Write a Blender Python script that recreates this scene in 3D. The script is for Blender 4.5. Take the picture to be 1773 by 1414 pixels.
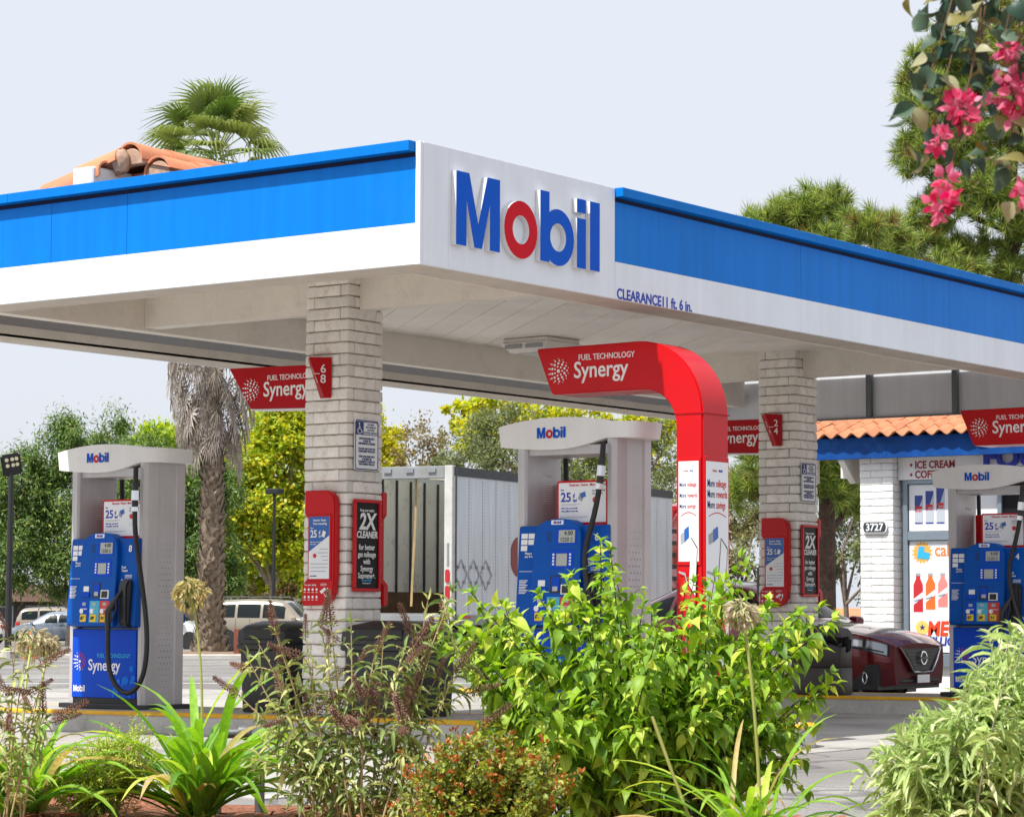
import bpy, bmesh, math, random
import numpy as np
from mathutils import Vector, Matrix
random.seed(7); rng = np.random.default_rng(7)
for o in list(bpy.data.objects): bpy.data.objects.remove(o)
scene = bpy.context.scene
COL = scene.collection
R = math.radians

# ---------------------------------------------------------------- camera
cam_data = bpy.data.cameras.new('camera')
cam = bpy.data.objects.new('camera', cam_data); COL.objects.link(cam)
yaw, pit, rol = R(36.159), R(4.478), R(.231)
fwd = Vector((-math.sin(yaw)*math.cos(pit), math.cos(yaw)*math.cos(pit), math.sin(pit)))
rt0 = Vector((math.cos(yaw), math.sin(yaw), 0)); up0 = rt0.cross(fwd)
rt = rt0*math.cos(rol)+up0*math.sin(rol); up = -rt0*math.sin(rol)+up0*math.cos(rol)
m = Matrix((rt, up, -fwd)).transposed().to_4x4(); m.translation = (11.08, -14.044, 1.129)
cam.matrix_world = m
cam_data.sensor_width = 36; cam_data.lens = 4379.162/1773*36
cam_data.clip_start = .1; cam_data.clip_end = 3000
cam_data.dof.use_dof = True; cam_data.dof.focus_distance = 19; cam_data.dof.aperture_fstop = 16
scene.camera = cam

# ---------------------------------------------------------------- sky, sun, exposure
SUN = Vector((-.107, -.58, 1)).normalized()
world = bpy.data.worlds.new('World'); scene.world = world; world.use_nodes = True
nt = world.node_tree; nt.nodes.clear()
sky = nt.nodes.new('ShaderNodeTexSky'); sky.sky_type = 'NISHITA'; sky.sun_disc = False
sky.sun_elevation = math.asin(SUN.z); sky.sun_rotation = math.atan2(SUN.x, SUN.y)
sky.air_density = 1.0; sky.dust_density = 5.0; sky.ozone_density = 1.0
hz = nt.nodes.new('ShaderNodeMix'); hz.data_type = 'RGBA'; hz.inputs[0].default_value = .8
hz.inputs[7].default_value = (7.25, 7.6, 8.3, 1)          # thin milky overcast evens the sky out
bg = nt.nodes.new('ShaderNodeBackground'); bg.inputs[1].default_value = .1
wo = nt.nodes.new('ShaderNodeOutputWorld')
nt.links.new(sky.outputs[0], hz.inputs[6]); nt.links.new(hz.outputs[2], bg.inputs[0]); nt.links.new(bg.outputs[0], wo.inputs[0])
sun_data = bpy.data.lights.new('sun', 'SUN'); sun_data.energy = 4.7; sun_data.angle = R(.8); sun_data.color = (1, .965, .91)
sun = bpy.data.objects.new('sun', sun_data); COL.objects.link(sun)
sun.rotation_mode = 'QUATERNION'; sun.rotation_quaternion = SUN.to_track_quat('Z', 'Y')
vs = scene.view_settings; vs.view_transform = 'Standard'; vs.look = 'None'; vs.exposure = .36; vs.gamma = 1; vs.use_curve_mapping = False
scene.render.engine = 'CYCLES'
scene.cycles.max_bounces = 8; scene.cycles.diffuse_bounces = 4; scene.cycles.transparent_max_bounces = 12

# ---------------------------------------------------------------- helpers
def g(x, y): return .008*(x+3.06)-.002*(y-2.87)            # the site falls gently away to the left

class NT:
    def __init__(s, name):
        s.m = bpy.data.materials.new(name); s.m.use_nodes = True; s.t = s.m.node_tree
        s.p = s.t.nodes['Principled BSDF']; s.out = s.t.nodes['Material Output']
    def n(s, typ, **kw):
        a = s.t.nodes.new(typ)
        for k, v in kw.items():
            if isinstance(k, str) and k.startswith('i'): a.inputs[int(k[1:])].default_value = v
            else: setattr(a, k, v)
        return a
    def l(s, a, b): s.t.links.new(a, b)

def rgb(c): return (c[0], c[1], c[2], 1)
MATS = {}
def mat(name, col, rough=.5, metal=0., var=.08, vs=3., fine=.0, fs=60., bump=0., bs=50., coat=0., spec=.5, streak=0., orand=0., emit=0., dark=None, dscale=1.5, damt=.5):
    if name in MATS: return MATS[name]
    t = NT(name); p = t.p
    tc = t.n('ShaderNodeTexCoord')
    nz = t.n('ShaderNodeTexNoise'); nz.inputs['Scale'].default_value = vs; nz.inputs['Detail'].default_value = 5
    t.l(tc.outputs['Object'], nz.inputs['Vector'])
    hsv = t.n('ShaderNodeHueSaturation'); hsv.inputs['Color'].default_value = rgb(col)
    mr = t.n('ShaderNodeMapRange', i1=.3, i2=.7, i3=1-var, i4=1+var); t.l(nz.outputs['Fac'], mr.inputs[0])
    val = mr.outputs[0]
    def mul(a, b):
        q = t.n('ShaderNodeMath', operation='MULTIPLY'); t.l(a, q.inputs[0]); t.l(b, q.inputs[1]); return q.outputs[0]
    if fine:
        n2 = t.n('ShaderNodeTexNoise'); n2.inputs['Scale'].default_value = fs; n2.inputs['Detail'].default_value = 3
        t.l(tc.outputs['Object'], n2.inputs['Vector'])
        m2 = t.n('ShaderNodeMapRange', i1=.3, i2=.7, i3=1-fine, i4=1+fine); t.l(n2.outputs['Fac'], m2.inputs[0]); val = mul(val, m2.outputs[0])
    if streak:
        mp = t.n('ShaderNodeMapping'); mp.inputs['Scale'].default_value = (9, 9, .7); t.l(tc.outputs['Object'], mp.inputs[0])
        n3 = t.n('ShaderNodeTexNoise'); n3.inputs['Scale'].default_value = 1.; n3.inputs['Detail'].default_value = 4; t.l(mp.outputs[0], n3.inputs['Vector'])
        m3 = t.n('ShaderNodeMapRange', i1=.35, i2=.75, i3=1.0, i4=1-streak); t.l(n3.outputs['Fac'], m3.inputs[0]); val = mul(val, m3.outputs[0])
    if orand:
        oi = t.n('ShaderNodeObjectInfo'); m4 = t.n('ShaderNodeMapRange', i1=0, i2=1, i3=1-orand, i4=1+orand); t.l(oi.outputs['Random'], m4.inputs[0]); val = mul(val, m4.outputs[0])
    t.l(val, hsv.inputs['Value'])
    cout = hsv.outputs[0]
    if dark is not None:
        n5 = t.n('ShaderNodeTexNoise'); n5.inputs['Scale'].default_value = dscale; n5.inputs['Detail'].default_value = 8; n5.inputs['Roughness'].default_value = .7
        t.l(tc.outputs['Object'], n5.inputs['Vector'])
        m5 = t.n('ShaderNodeMapRange', i1=.52, i2=.72, i3=0, i4=damt); t.l(n5.outputs['Fac'], m5.inputs[0])
        mx = t.n('ShaderNodeMix', data_type='RGBA'); mx.inputs[7].default_value = rgb(dark); t.l(m5.outputs[0], mx.inputs[0]); t.l(cout, mx.inputs[6]); cout = mx.outputs[2]
    t.l(cout, p.inputs['Base Color'])
    p.inputs['Roughness'].default_value = rough; p.inputs['Metallic'].default_value = metal
    p.inputs['Coat Weight'].default_value = coat; p.inputs['Coat Roughness'].default_value = .06; p.inputs['Specular IOR Level'].default_value = spec
    if bump:
        nb = t.n('ShaderNodeTexNoise'); nb.inputs['Scale'].default_value = bs; nb.inputs['Detail'].default_value = 4; t.l(tc.outputs['Object'], nb.inputs['Vector'])
        b = t.n('ShaderNodeBump'); b.inputs['Strength'].default_value = 1; b.inputs['Distance'].default_value = bump; t.l(nb.outputs['Fac'], b.inputs['Height']); t.l(b.outputs[0], p.inputs['Normal'])
    if emit: p.inputs['Emission Color'].default_value = rgb(col); p.inputs['Emission Strength'].default_value = emit
    MATS[name] = t.m; return t.m

def leafmat(name, c1, c2, c3=None, trans=.35, rough=.45, objrand=False, gain=1.):
    """foliage: colour picked per leaf between c1, c2 (and c3), light passes through"""
    if name in MATS: return MATS[name]
    t = NT(name); p = t.p; c1, c2, c3 = [None if c is None else tuple(min(.8, q*gain) for q in c) for c in (c1, c2, c3)]
    ge = t.n('ShaderNodeNewGeometry'); src = ge.outputs['Random Per Island']
    if objrand: src = t.n('ShaderNodeObjectInfo').outputs['Random']
    cr = t.n('ShaderNodeValToRGB'); t.l(src, cr.inputs[0]); e = cr.color_ramp.elements
    e[0].color = rgb(c1); e[1].color = rgb(c2)
    if c3: e[0].position = 0; e[1].position = .75; q = e.new(1.); q.color = rgb(c3)
    tc = t.n('ShaderNodeTexCoord'); nz = t.n('ShaderNodeTexNoise'); nz.inputs['Scale'].default_value = 35; t.l(tc.outputs['Object'], nz.inputs['Vector'])
    mr = t.n('ShaderNodeMapRange', i1=.3, i2=.7, i3=.85, i4=1.15); t.l(nz.outputs['Fac'], mr.inputs[0])
    hs = t.n('ShaderNodeHueSaturation'); t.l(cr.outputs[0], hs.inputs['Color']); t.l(mr.outputs[0], hs.inputs['Value'])
    t.l(hs.outputs[0], p.inputs['Base Color']); p.inputs['Roughness'].default_value = rough; p.inputs['Specular IOR Level'].default_value = .35
    tr = t.n('ShaderNodeBsdfTranslucent'); h2 = t.n('ShaderNodeHueSaturation'); h2.inputs['Value'].default_value = 1.25; h2.inputs['Saturation'].default_value = 1.1
    t.l(hs.outputs[0], h2.inputs['Color']); t.l(h2.outputs[0], tr.inputs[0])
    ms = t.n('ShaderNodeMixShader'); ms.inputs[0].default_value = trans; t.l(p.outputs[0], ms.inputs[1]); t.l(tr.outputs[0], ms.inputs[2]); t.l(ms.outputs[0], t.out.inputs[0])
    MATS[name] = t.m; return t.m

class MB:
    """collects shapes, then links them as ONE mesh object"""
    def __init__(s): s.v = []; s.f = []; s.mi = []
    def add(s, vs, fs, m=0):
        b = len(s.v); s.v += [tuple(v) for v in vs]
        for f in fs: s.f.append([b+i for i in f]); s.mi.append(m)
        return s
    def box(s, x0, x1, y0, y1, z0, z1, m=0):
        return s.add([(x, y, z) for x in (x0, x1) for y in (y0, y1) for z in (z0, z1)], [(0,1,3,2),(4,6,7,5),(0,4,5,1),(2,3,7,6),(0,2,6,4),(1,5,7,3)], m)
    def quad(s, a, b, c, d, m=0): return s.add([a, b, c, d], [(0,1,2,3)], m)
    def prism(s, pts, d0, d1, axis='y', m=0):
        """outline pts extruded along axis; pts are (x,z) for y, (y,z) for x, (x,y) for z"""
        n = len(pts)
        def P(p, d): return {'y': (p[0], d, p[1]), 'x': (d, p[0], p[1]), 'z': (p[0], p[1], d)}[axis]
        a = sum(pts[i][0]*pts[(i+1) % n][1]-pts[(i+1) % n][0]*pts[i][1] for i in range(n))
        flip = (a > 0) == (axis == 'y')
        vs = [P(p, d0) for p in pts]+[P(p, d1) for p in pts]
        fs = [list(range(n))[::-1], list(range(n, 2*n))]+[(i, (i+1) % n, n+(i+1) % n, n+i) for i in range(n)]
        if d1 < d0: flip = not flip
        if flip: fs = [list(f)[::-1] for f in fs]
        return s.add(vs, fs, m)
    def tube(s, pts, r, n=8, m=0, caps=True, flat=1.):
        pts = [Vector(p) for p in pts]; k = len(pts); rs = r if hasattr(r, '__len__') else [r]*k
        t = [(pts[min(i+1, k-1)]-pts[max(i-1, 0)]).normalized() for i in range(k)]
        ref = Vector((0, 0, 1)) if abs(t[0].z) < .9 else Vector((1, 0, 0))
        u = t[0].cross(ref).normalized(); vs = []
        for i in range(k):
            u = (u-t[i]*u.dot(t[i])).normalized(); w = t[i].cross(u)
            for j in range(n):
                a = 2*math.pi*j/n; vs.append(pts[i]+u*(math.cos(a)*rs[i])+w*(math.sin(a)*rs[i]*flat))
        fs = [(i*n+j, i*n+(j+1) % n, (i+1)*n+(j+1) % n, (i+1)*n+j) for i in range(k-1) for j in range(n)]
        if caps: fs += [list(range(n))[::-1], list(range((k-1)*n, k*n))]
        return s.add(vs, fs, m)
    def lathe(s, prof, n=16, c=(0, 0, 0), axis='z', m=0):
        vs = []; k = len(prof)
        for r, h in prof:
            for j in range(n):
                a = 2*math.pi*j/n; x, y = r*math.cos(a), r*math.sin(a)
                vs.append({'z': (c[0]+x, c[1]+y, c[2]+h), 'y': (c[0]+x, c[1]-h, c[2]+y), 'x': (c[0]+h, c[1]+x, c[2]+y)}[axis])
        fs = [(i*n+j, i*n+(j+1) % n, (i+1)*n+(j+1) % n, (i+1)*n+j) for i in range(k-1) for j in range(n)]
        fs += [list(range(n))[::-1], list(range((k-1)*n, k*n))]
        return s.add(vs, fs, m)
    def disc(s, c, r, n=14, d=.003, axis='y', m=0):
        return s.lathe([(r, 0), (r, d)], n, c, axis, m)
    def grid(s, F, nu, nv, m=0, closed_v=False):
        vs = [F(i/nu, j/nv) for i in range(nu+1) for j in range(nv+(0 if closed_v else 1))]
        w = nv if closed_v else nv+1
        return s.add(vs, [(i*w+j, (i+1)*w+j, (i+1)*w+(j+1) % w, i*w+(j+1) % w) for i in range(nu) for j in range(nv)], m)
    def mesh(s, name, mats, bevel=0, seg=1, smooth=None, fixn=True, angle=35):
        me = bpy.data.meshes.new(name); me.from_pydata(s.v, [], s.f)
        for mm in (mats if isinstance(mats, (list, tuple)) else [mats]): me.materials.append(mm)
        me.polygons.foreach_set('material_index', s.mi)
        if bevel or fixn:
            bm = bmesh.new(); bm.from_mesh(me)
            if fixn: bmesh.ops.recalc_face_normals(bm, faces=bm.faces)
            if bevel:
                ed = [e for e in bm.edges if len(e.link_faces) == 2 and e.calc_face_angle(0) > .5]
                bmesh.ops.bevel(bm, geom=ed, offset=bevel, segments=seg, affect='EDGES', clamp_overlap=True)
            bm.to_mesh(me); bm.free()
        if smooth is None: smooth = bool(bevel)
        if smooth:
            me.polygons.foreach_set('use_smooth', [True]*len(me.polygons)); me.set_sharp_from_angle(angle=R(angle))
        me.update(); return me
    def build(s, name, mats, parent=None, mw=None, **kw):
        return obj(name, s.mesh(name, mats, **kw), parent, mw)

def obj(name, data, parent=None, mw=None):
    o = bpy.data.objects.new(name, data); COL.objects.link(o)
    if parent: o.parent = parent
    if mw is not None: o.matrix_basis = mw
    return o
def tag(o, label, cat, group=None):
    o['label'] = label; o['category'] = cat
    if group: o['group'] = group
    return o
def thing(name, label, cat, loc=(0, 0, 0), rz=0., group=None):
    o = bpy.data.objects.new(name, None); COL.objects.link(o); o.empty_display_size = .2
    o.location = loc; o.rotation_euler = (0, 0, rz); return tag(o, label, cat, group)
def struct(name, mb, mats, **kw):
    o = mb.build(name, mats, **kw); o['kind'] = 'structure'; return o
def copy_tree(o, parent=None, skip=()):
    c = o.copy(); COL.objects.link(c); c.parent = parent
    for ch in [q for q in bpy.data.objects if q.parent == o]:
        if ch.name.split('.')[0] not in skip: copy_tree(ch, c, skip)
    return c
def T(x, y, z): return Matrix.Translation((x, y, z))
def basis(r, u, loc):
    r = Vector(r).normalized(); u = Vector(u).normalized(); n = r.cross(u)
    M = Matrix((r, u, n)).transposed().to_4x4(); M.translation = loc; return M
FRONT = ((1, 0, 0), (0, 0, 1)); SIDE = ((0, 1, 0), (0, 0, 1))
TXT = {}
def text_mesh(s, size, bold=0., ext=.001, align='LEFT', sx=1., shear=0.):
    k = (s, size, bold, ext, align, sx, shear)
    if k not in TXT:
        c = bpy.data.curves.new('lettering', 'FONT'); c.body = s; c.size = size; c.offset = bold*size; c.extrude = ext; c.align_x = align; c.resolution_u = 3; c.shear = shear
        o = bpy.data.objects.new('tmp', c); COL.objects.link(o)
        dg = bpy.context.evaluated_depsgraph_get(); me = bpy.data.meshes.new_from_object(o.evaluated_get(dg)); me.name = 'lettering'
        bpy.data.objects.remove(o); bpy.data.curves.remove(c)
        if sx != 1:
            for v in me.vertices: v.co.x *= sx
        TXT[k] = me
    return TXT[k].copy()
def text(s, size, mt, parent, rd, loc, bold=.015, ext=.001, align='LEFT', sx=1., shear=0., name='lettering'):
    me = text_mesh(s, size, bold, ext, align, sx, shear); me.materials.clear(); me.materials.append(mt)
    return obj(name, me, parent, basis(rd[0], rd[1], loc))

def stroke_o(cx, cy, ro, ri, d, n=28, sy=1.):
    b = MB(); vs = []
    for dd in (0, d):
        for r in (ro, ri):
            for j in range(n): a = 2*math.pi*j/n; vs.append((cx+r*math.cos(a), cy+r*sy*math.sin(a), dd))
    q = lambda layer, ring, j: layer*2*n+ring*n+j % n
    fs = []
    for j in range(n):
        fs += [(q(1,0,j), q(1,0,j+1), q(1,1,j+1), q(1,1,j)), (q(0,0,j), q(0,1,j), q(0,1,j+1), q(0,0,j+1)), (q(0,0,j), q(0,0,j+1), q(1,0,j+1), q(1,0,j)), (q(0,1,j), q(1,1,j), q(1,1,j+1), q(0,1,j+1))]
    b.add(vs, fs); return b
def mobil(h, d, mats_blue, mats_red, parent, rd, loc, total=None, back=None, name='logo_letter'):
    """five separate letters of the wordmark, cap height h, lower-left corner at loc; sides take the second material"""
    s = h; st = .27*s; out = []
    def put(b, mt):
        b.mi = [0 if min(b.v[i][2] for i in f) > d*.98 else 1 for f in b.f]
        k = (total/(3.53*s)) if total else 1.
        b.v = [(v[0]*k, v[1], v[2]) for v in b.v]
        out.append(b.build(name, [mt, back or mt], parent, basis(rd[0], rd[1], loc), fixn=True))
    b = MB(); w = 1.02*s
    b.prism([(0,0),(.24*s,0),(.24*s,.62*s),(.42*s,0),(.60*s,0),(.78*s,.62*s),(.78*s,0),(w,0),(w,s),(.72*s,s),(.51*s,.33*s),(.30*s,s),(0,s)], 0, d, 'z'); put(b, mats_blue)
    put(stroke_o(1.12*s+.405*s, .375*s, .405*s, .20*s, d), mats_red)
    b = stroke_o(2.05*s+.40*s, .375*s, .405*s, .20*s, d); b.prism([(2.00*s,0),(2.23*s,0),(2.23*s,s),(2.00*s,s)], -0.0, d*1.001, 'z'); put(b, mats_blue)
    b = MB(); x = 2.93*s; b.prism([(x,0),(x+.235*s,0),(x+.235*s,.72*s),(x,.72*s)], 0, d, 'z'); b.prism([(x,.80*s),(x+.235*s,.80*s),(x+.235*s,s),(x,s)], 0, d, 'z'); put(b, mats_blue)
    b = MB(); x = 3.27*s; b.prism([(x,0),(x+.26*s,0),(x+.26*s,s),(x,s)], 0, d, 'z'); put(b, mats_blue)
    return out
def burst(rad, mats, parent, rd, loc, name='emblem', two=None):
    """the round emblem of dots"""
    b = MB(); b.lathe([(rad*.15, 0), (rad*.15, .0015)], 12)
    for k, (rr, n, ds) in enumerate(((.37, 7, .080), (.62, 10, .105), (.84, 13, .075), (.99, 14, .040))):
        for j in range(n):
            a = 2*math.pi*(j+.5*k)/n
            b.lathe([(rad*ds, 0), (rad*ds, .0015)], 7, (rad*rr*math.cos(a), rad*rr*math.sin(a), 0), m=(1 if two and (math.cos(a) > .1-.5*math.sin(a)) else 0))
    return b.build(name, mats, parent, basis(rd[0], rd[1], loc), fixn=False)
def bez(p0, p1, p2, p3, n=14):
    p0, p1, p2, p3 = map(Vector, (p0, p1, p2, p3))
    return [p0*(1-t)**3+p1*3*t*(1-t)**2+p2*3*t*t*(1-t)+p3*t**3 for t in [i/n for i in range(n+1)]]
def rrect(x0, x1, z0, z1, r, n=4):
    o = []
    for cx, cz, a0 in ((x1-r, z1-r, 0), (x0+r, z1-r, 90), (x0+r, z0+r, 180), (x1-r, z0+r, 270)):
        for i in range(n+1): a = R(a0+90*i/n); o.append((cx+r*math.cos(a), cz+r*math.sin(a)))
    return o

# ---------------------------------------------------------------- materials
M = dict(
 white_panel=mat('white_panel', (.80,.84,.90), .42, var=.03, vs=1.2, streak=.07, bump=.006, bs=1.3, dark=(.62,.62,.6), dscale=1.1, damt=.25),
 white_paint=mat('white_paint', (.74,.72,.68), .6, var=.06, vs=2, dark=(.45,.40,.34), dscale=3, damt=.35, bump=.0008, bs=80),
 beam_paint=mat('beam_paint', (.77,.73,.66), .6, var=.06, vs=1.5, fine=.04, fs=40, dark=(.36,.30,.24), dscale=4, damt=.25, bump=.0006, bs=60),
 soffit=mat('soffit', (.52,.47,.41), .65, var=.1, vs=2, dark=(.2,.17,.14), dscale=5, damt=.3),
 board=mat('ceiling_board', (.82,.79,.73), .5, var=.07, vs=1.2, orand=.04, fine=.03, fs=30, dark=(.50,.45,.38), dscale=.9, damt=.6),
 blue_panel=mat('blue_panel', (.0,.195,.70), .45, var=.05, vs=.7, streak=.16, spec=.14, bump=.006, bs=1.3, dark=(.02,.17,.55), dscale=1.4, damt=.35),
 blue_cap=mat('blue_cap', (.0,.18,.62), .5, var=.04, vs=2, streak=.08, spec=.12),
 logo_blue=mat('logo_blue', (.0,.095,.58), .5, var=.02, spec=.12), logo_red=mat('logo_red', (.62,.004,.018), .5, var=.02, spec=.12),
 letter_side=mat('letter_side', (.72,.73,.74), .5, var=.05, dark=(.4,.4,.4), dscale=10, damt=.3),
 print_blue=mat('print_blue', (.01,.035,.40), .5, var=.03), print_white=mat('print_white', (.85,.85,.85), .5, var=.0),
 print_grey=mat('print_grey', (.35,.36,.38), .6, var=0.), print_red=mat('print_red', (.6,.02,.02), .5, var=0.), print_black=mat('print_black', (.02,.02,.022), .5, var=0.),
 print_cyan=mat('print_cyan', (.03,.42,.72), .5, var=0.), print_navy=mat('print_navy', (.01,.03,.17), .5, var=0.),
 red=mat('red_enamel', (.56,.003,.007), .33, var=.05, vs=2, spec=.25, coat=.08, fine=.02), red_dark=mat('red_enamel_dull', (.44,.002,.007), .42, var=.06, vs=3, spec=.2),
 orange_red=mat('red_lit', (.62,.012,.006), .25, var=.04, coat=.5),
 silver=mat('silver_panel', (.55,.53,.53), .42, metal=.25, var=.05, vs=4, streak=.10, fine=.02, fs=120, dark=(.42,.39,.36), dscale=5, damt=.3),
 silver_dark=mat('silver_panel_dark', (.30,.30,.32), .42, metal=.3, var=.03),
 pump_white=mat('pump_white', (.80,.79,.77), .4, var=.03, vs=3, streak=.06, coat=.1, dark=(.55,.53,.5), dscale=6, damt=.2),
 pump_blue=mat('pump_blue', (.0,.085,.42), .5, var=.06, vs=6, spec=.2, dark=(.02,.08,.3), dscale=9, damt=.3),
 pump_blue2=mat('pump_blue_panel', (.0,.065,.54), .45, var=.03, spec=.2), pump_blue3=mat('pump_blue_dots', (.0,.17,.74), .45, var=.03, spec=.2),
 black=mat('black_rubber', (.012,.012,.013), .5, var=.1, bump=.0004, bs=90), black_plastic=mat('black_plastic', (.016,.016,.018), .38, var=.12, vs=8, bump=.0006, bs=120),
 chrome=mat('chrome', (.72,.72,.73), .18, metal=1., var=.03), steel=mat('steel', (.45,.46,.48), .35, metal=.9, var=.08, vs=6),
 lcd=mat('lcd', (.42,.44,.40), .25, var=.03), lcd_digit=mat('lcd_digit', (.05,.06,.05), .5, var=0),
 yellow_btn=mat('yellow_button', (.85,.60,.03), .45, var=.03), cyan_btn=mat('cyan_plate', (.06,.42,.60), .45, var=.03), red_btn=mat('red_plate', (.60,.05,.04), .45, var=.03), 
 poster_white=mat('poster_white', (.80,.81,.83), .25, var=.02, coat=.2), poster_black=mat('poster_black', (.012,.012,.014), .4, var=.05, spec=.15), poster_blue=mat('poster_blue', (.01,.11,.42), .3, var=.03, coat=.2),
 kerb_yellow=mat('kerb_yellow', (.75,.40,.01), .6, var=.1, vs=6, dark=(.2,.13,.04), dscale=5, damt=.55, bump=.001, bs=60),
 block=mat('slump_block', (.82,.79,.74), .8, var=.09, vs=5, fine=.06, fs=50, orand=.11, bump=.003, bs=38, dark=(.42,.37,.30), dscale=7, damt=.4),
 mortar=mat('mortar', (.34,.29,.23), .9, var=.1, fine=.1, dark=(.2,.17,.13), dscale=8, damt=.6),
 tile=mat('roof_tile', (.54,.215,.105), .75, var=.18, vs=4, fine=.08, fs=40, orand=.14, bump=.001, bs=60, dark=(.33,.13,.07), dscale=4, damt=.4),
)
# ================================================================ GROUND
def gc(x, y): return g(max(-150, min(60, x)), max(-60, min(150, y)))
asphalt = NT('asphalt'); t = asphalt
tc = t.n('ShaderNodeTexCoord')
n1 = t.n('ShaderNodeTexNoise'); n1.inputs['Scale'].default_value = .35; n1.inputs['Detail'].default_value = 8
n2 = t.n('ShaderNodeTexNoise'); n2.inputs['Scale'].default_value = 120; n2.inputs['Detail'].default_value = 3
n3 = t.n('ShaderNodeTexVoronoi', feature='DISTANCE_TO_EDGE'); n3.inputs['Scale'].default_value = .45
for n in (n1, n2): t.l(tc.outputs['Object'], n.inputs['Vector'])
wv = t.n('ShaderNodeVectorMath', operation='MULTIPLY_ADD'); wv.inputs[1].default_value = (1.2,)*3
t.l(n1.outputs['Color'], wv.inputs[0]); t.l(tc.outputs['Object'], wv.inputs[2]); t.l(wv.outputs[0], n3.inputs['Vector'])
c1 = t.n('ShaderNodeValToRGB'); c1.color_ramp.elements[0].color = (.13,.122,.115,1); c1.color_ramp.elements[1].color = (.27,.258,.245,1); c1.color_ramp.elements[0].position = .3; c1.color_ramp.elements[1].position = .7
t.l(n1.outputs['Fac'], c1.inputs[0])
mr = t.n('ShaderNodeMapRange', i1=.3, i2=.7, i3=.6, i4=1.45); t.l(n2.outputs['Fac'], mr.inputs[0])
ck = t.n('ShaderNodeMapRange', i1=0, i2=.012, i3=.45, i4=1.); t.l(n3.outputs['Distance'], ck.inputs[0])
mm = t.n('ShaderNodeMath', operation='MULTIPLY'); t.l(mr.outputs[0], mm.inputs[0]); t.l(ck.outputs[0], mm.inputs[1])
hs = t.n('ShaderNodeHueSaturation'); t.l(c1.outputs[0], hs.inputs['Color']); t.l(mm.outputs[0], hs.inputs['Value']); t.l(hs.outputs[0], t.p.inputs['Base Color'])
t.p.inputs['Roughness'].default_value = .9
b = t.n('ShaderNodeBump'); b.inputs['Distance'].default_value = .004; t.l(n2.outputs['Fac'], b.inputs['Height']); t.l(b.outputs[0], t.p.inputs['Normal'])
M['asphalt'] = t.m
M['concrete'] = mat('concrete', (.36,.345,.32), .85, var=.14, vs=.8, fine=.12, fs=70, orand=.08, bump=.0015, bs=90, dark=(.15,.14,.13), dscale=.9, damt=.9)
M['kerb'] = mat('kerb_concrete', (.50,.48,.44), .85, var=.12, vs=2, fine=.1, fs=60, bump=.002, bs=60, dark=(.22,.2,.18), dscale=3, damt=.5)
M['mulch'] = mat('mulch', (.23,.085,.04), .95, var=.4, vs=9, fine=.4, fs=60, bump=.02, bs=40)
M['dirt'] = mat('dirt', (.23,.16,.10), .95, var=.3, vs=3, fine=.3, fs=40, bump=.02, bs=20)
xs = [-1500, -600, -300]+[-150+7*i for i in range(31)]+[100, 300, 1500]; ys = [-1500, -400, -120]+[-60+7*i for i in range(31)]+[300, 600, 1500]
b = MB(); b.add([(x, y, gc(x, y)) for x in xs for y in ys], [(i*len(ys)+j, (i+1)*len(ys)+j, (i+1)*len(ys)+j+1, i*len(ys)+j+1) for i in range(len(xs)-1) for j in range(len(ys)-1)])
struct('ground', b, M['asphalt'], fixn=False)
# concrete apron: separate slabs
ap = MB(); ap.box(-.01, .01, -.01, .01, -.3, -.2)
apron = ap.build('concrete_apron', M['concrete']); apron['kind'] = 'structure'
sx = [-16.9, -13.2, -9.5, -5.8, -2.1, 1.6]; sy = [-3.4, .0, 3.45, 6.9, 10.3, 13.7]
for i in range(5):
    for j in range(5):
        x0, x1, y0, y1 = sx[i]+.008, sx[i+1]-.008, sy[j]+.008, sy[j+1]-.008
        h = .006+random.uniform(0, .004); b = MB()
        b.add([(x, y, g(x, y)+z) for z in (-.1, h) for x, y in ((x0, y0), (x1, y0), (x1, y1), (x0, y1))], [(4,5,6,7),(0,1,5,4),(1,2,6,5),(2,3,7,6),(3,0,4,7)])
        b.build('slab', M['concrete'], apron)
# painted bay lines behind the islands
for k, (x, y) in enumerate(((-16, 17.5), (-19, 20.5))):
    b = MB(); q = [(x-9, y-8), (x+9, y+8), (x+9.1, y+8.25), (x-8.9, y-7.75)]
    q = [(x-6*math.cos(.6)*1.6, y-6*math.sin(.6)*1.6), (x+9, y+6.2), (x+8.9, y+6.4), (x-6*math.cos(.6)*1.6-.1, y-6*math.sin(.6)*1.6+.2)]
    b.add([(a, c, gc(a, c)+.004) for a, c in q], [(0,1,2,3)]); struct('painted_line', b, M['print_white'])
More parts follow.
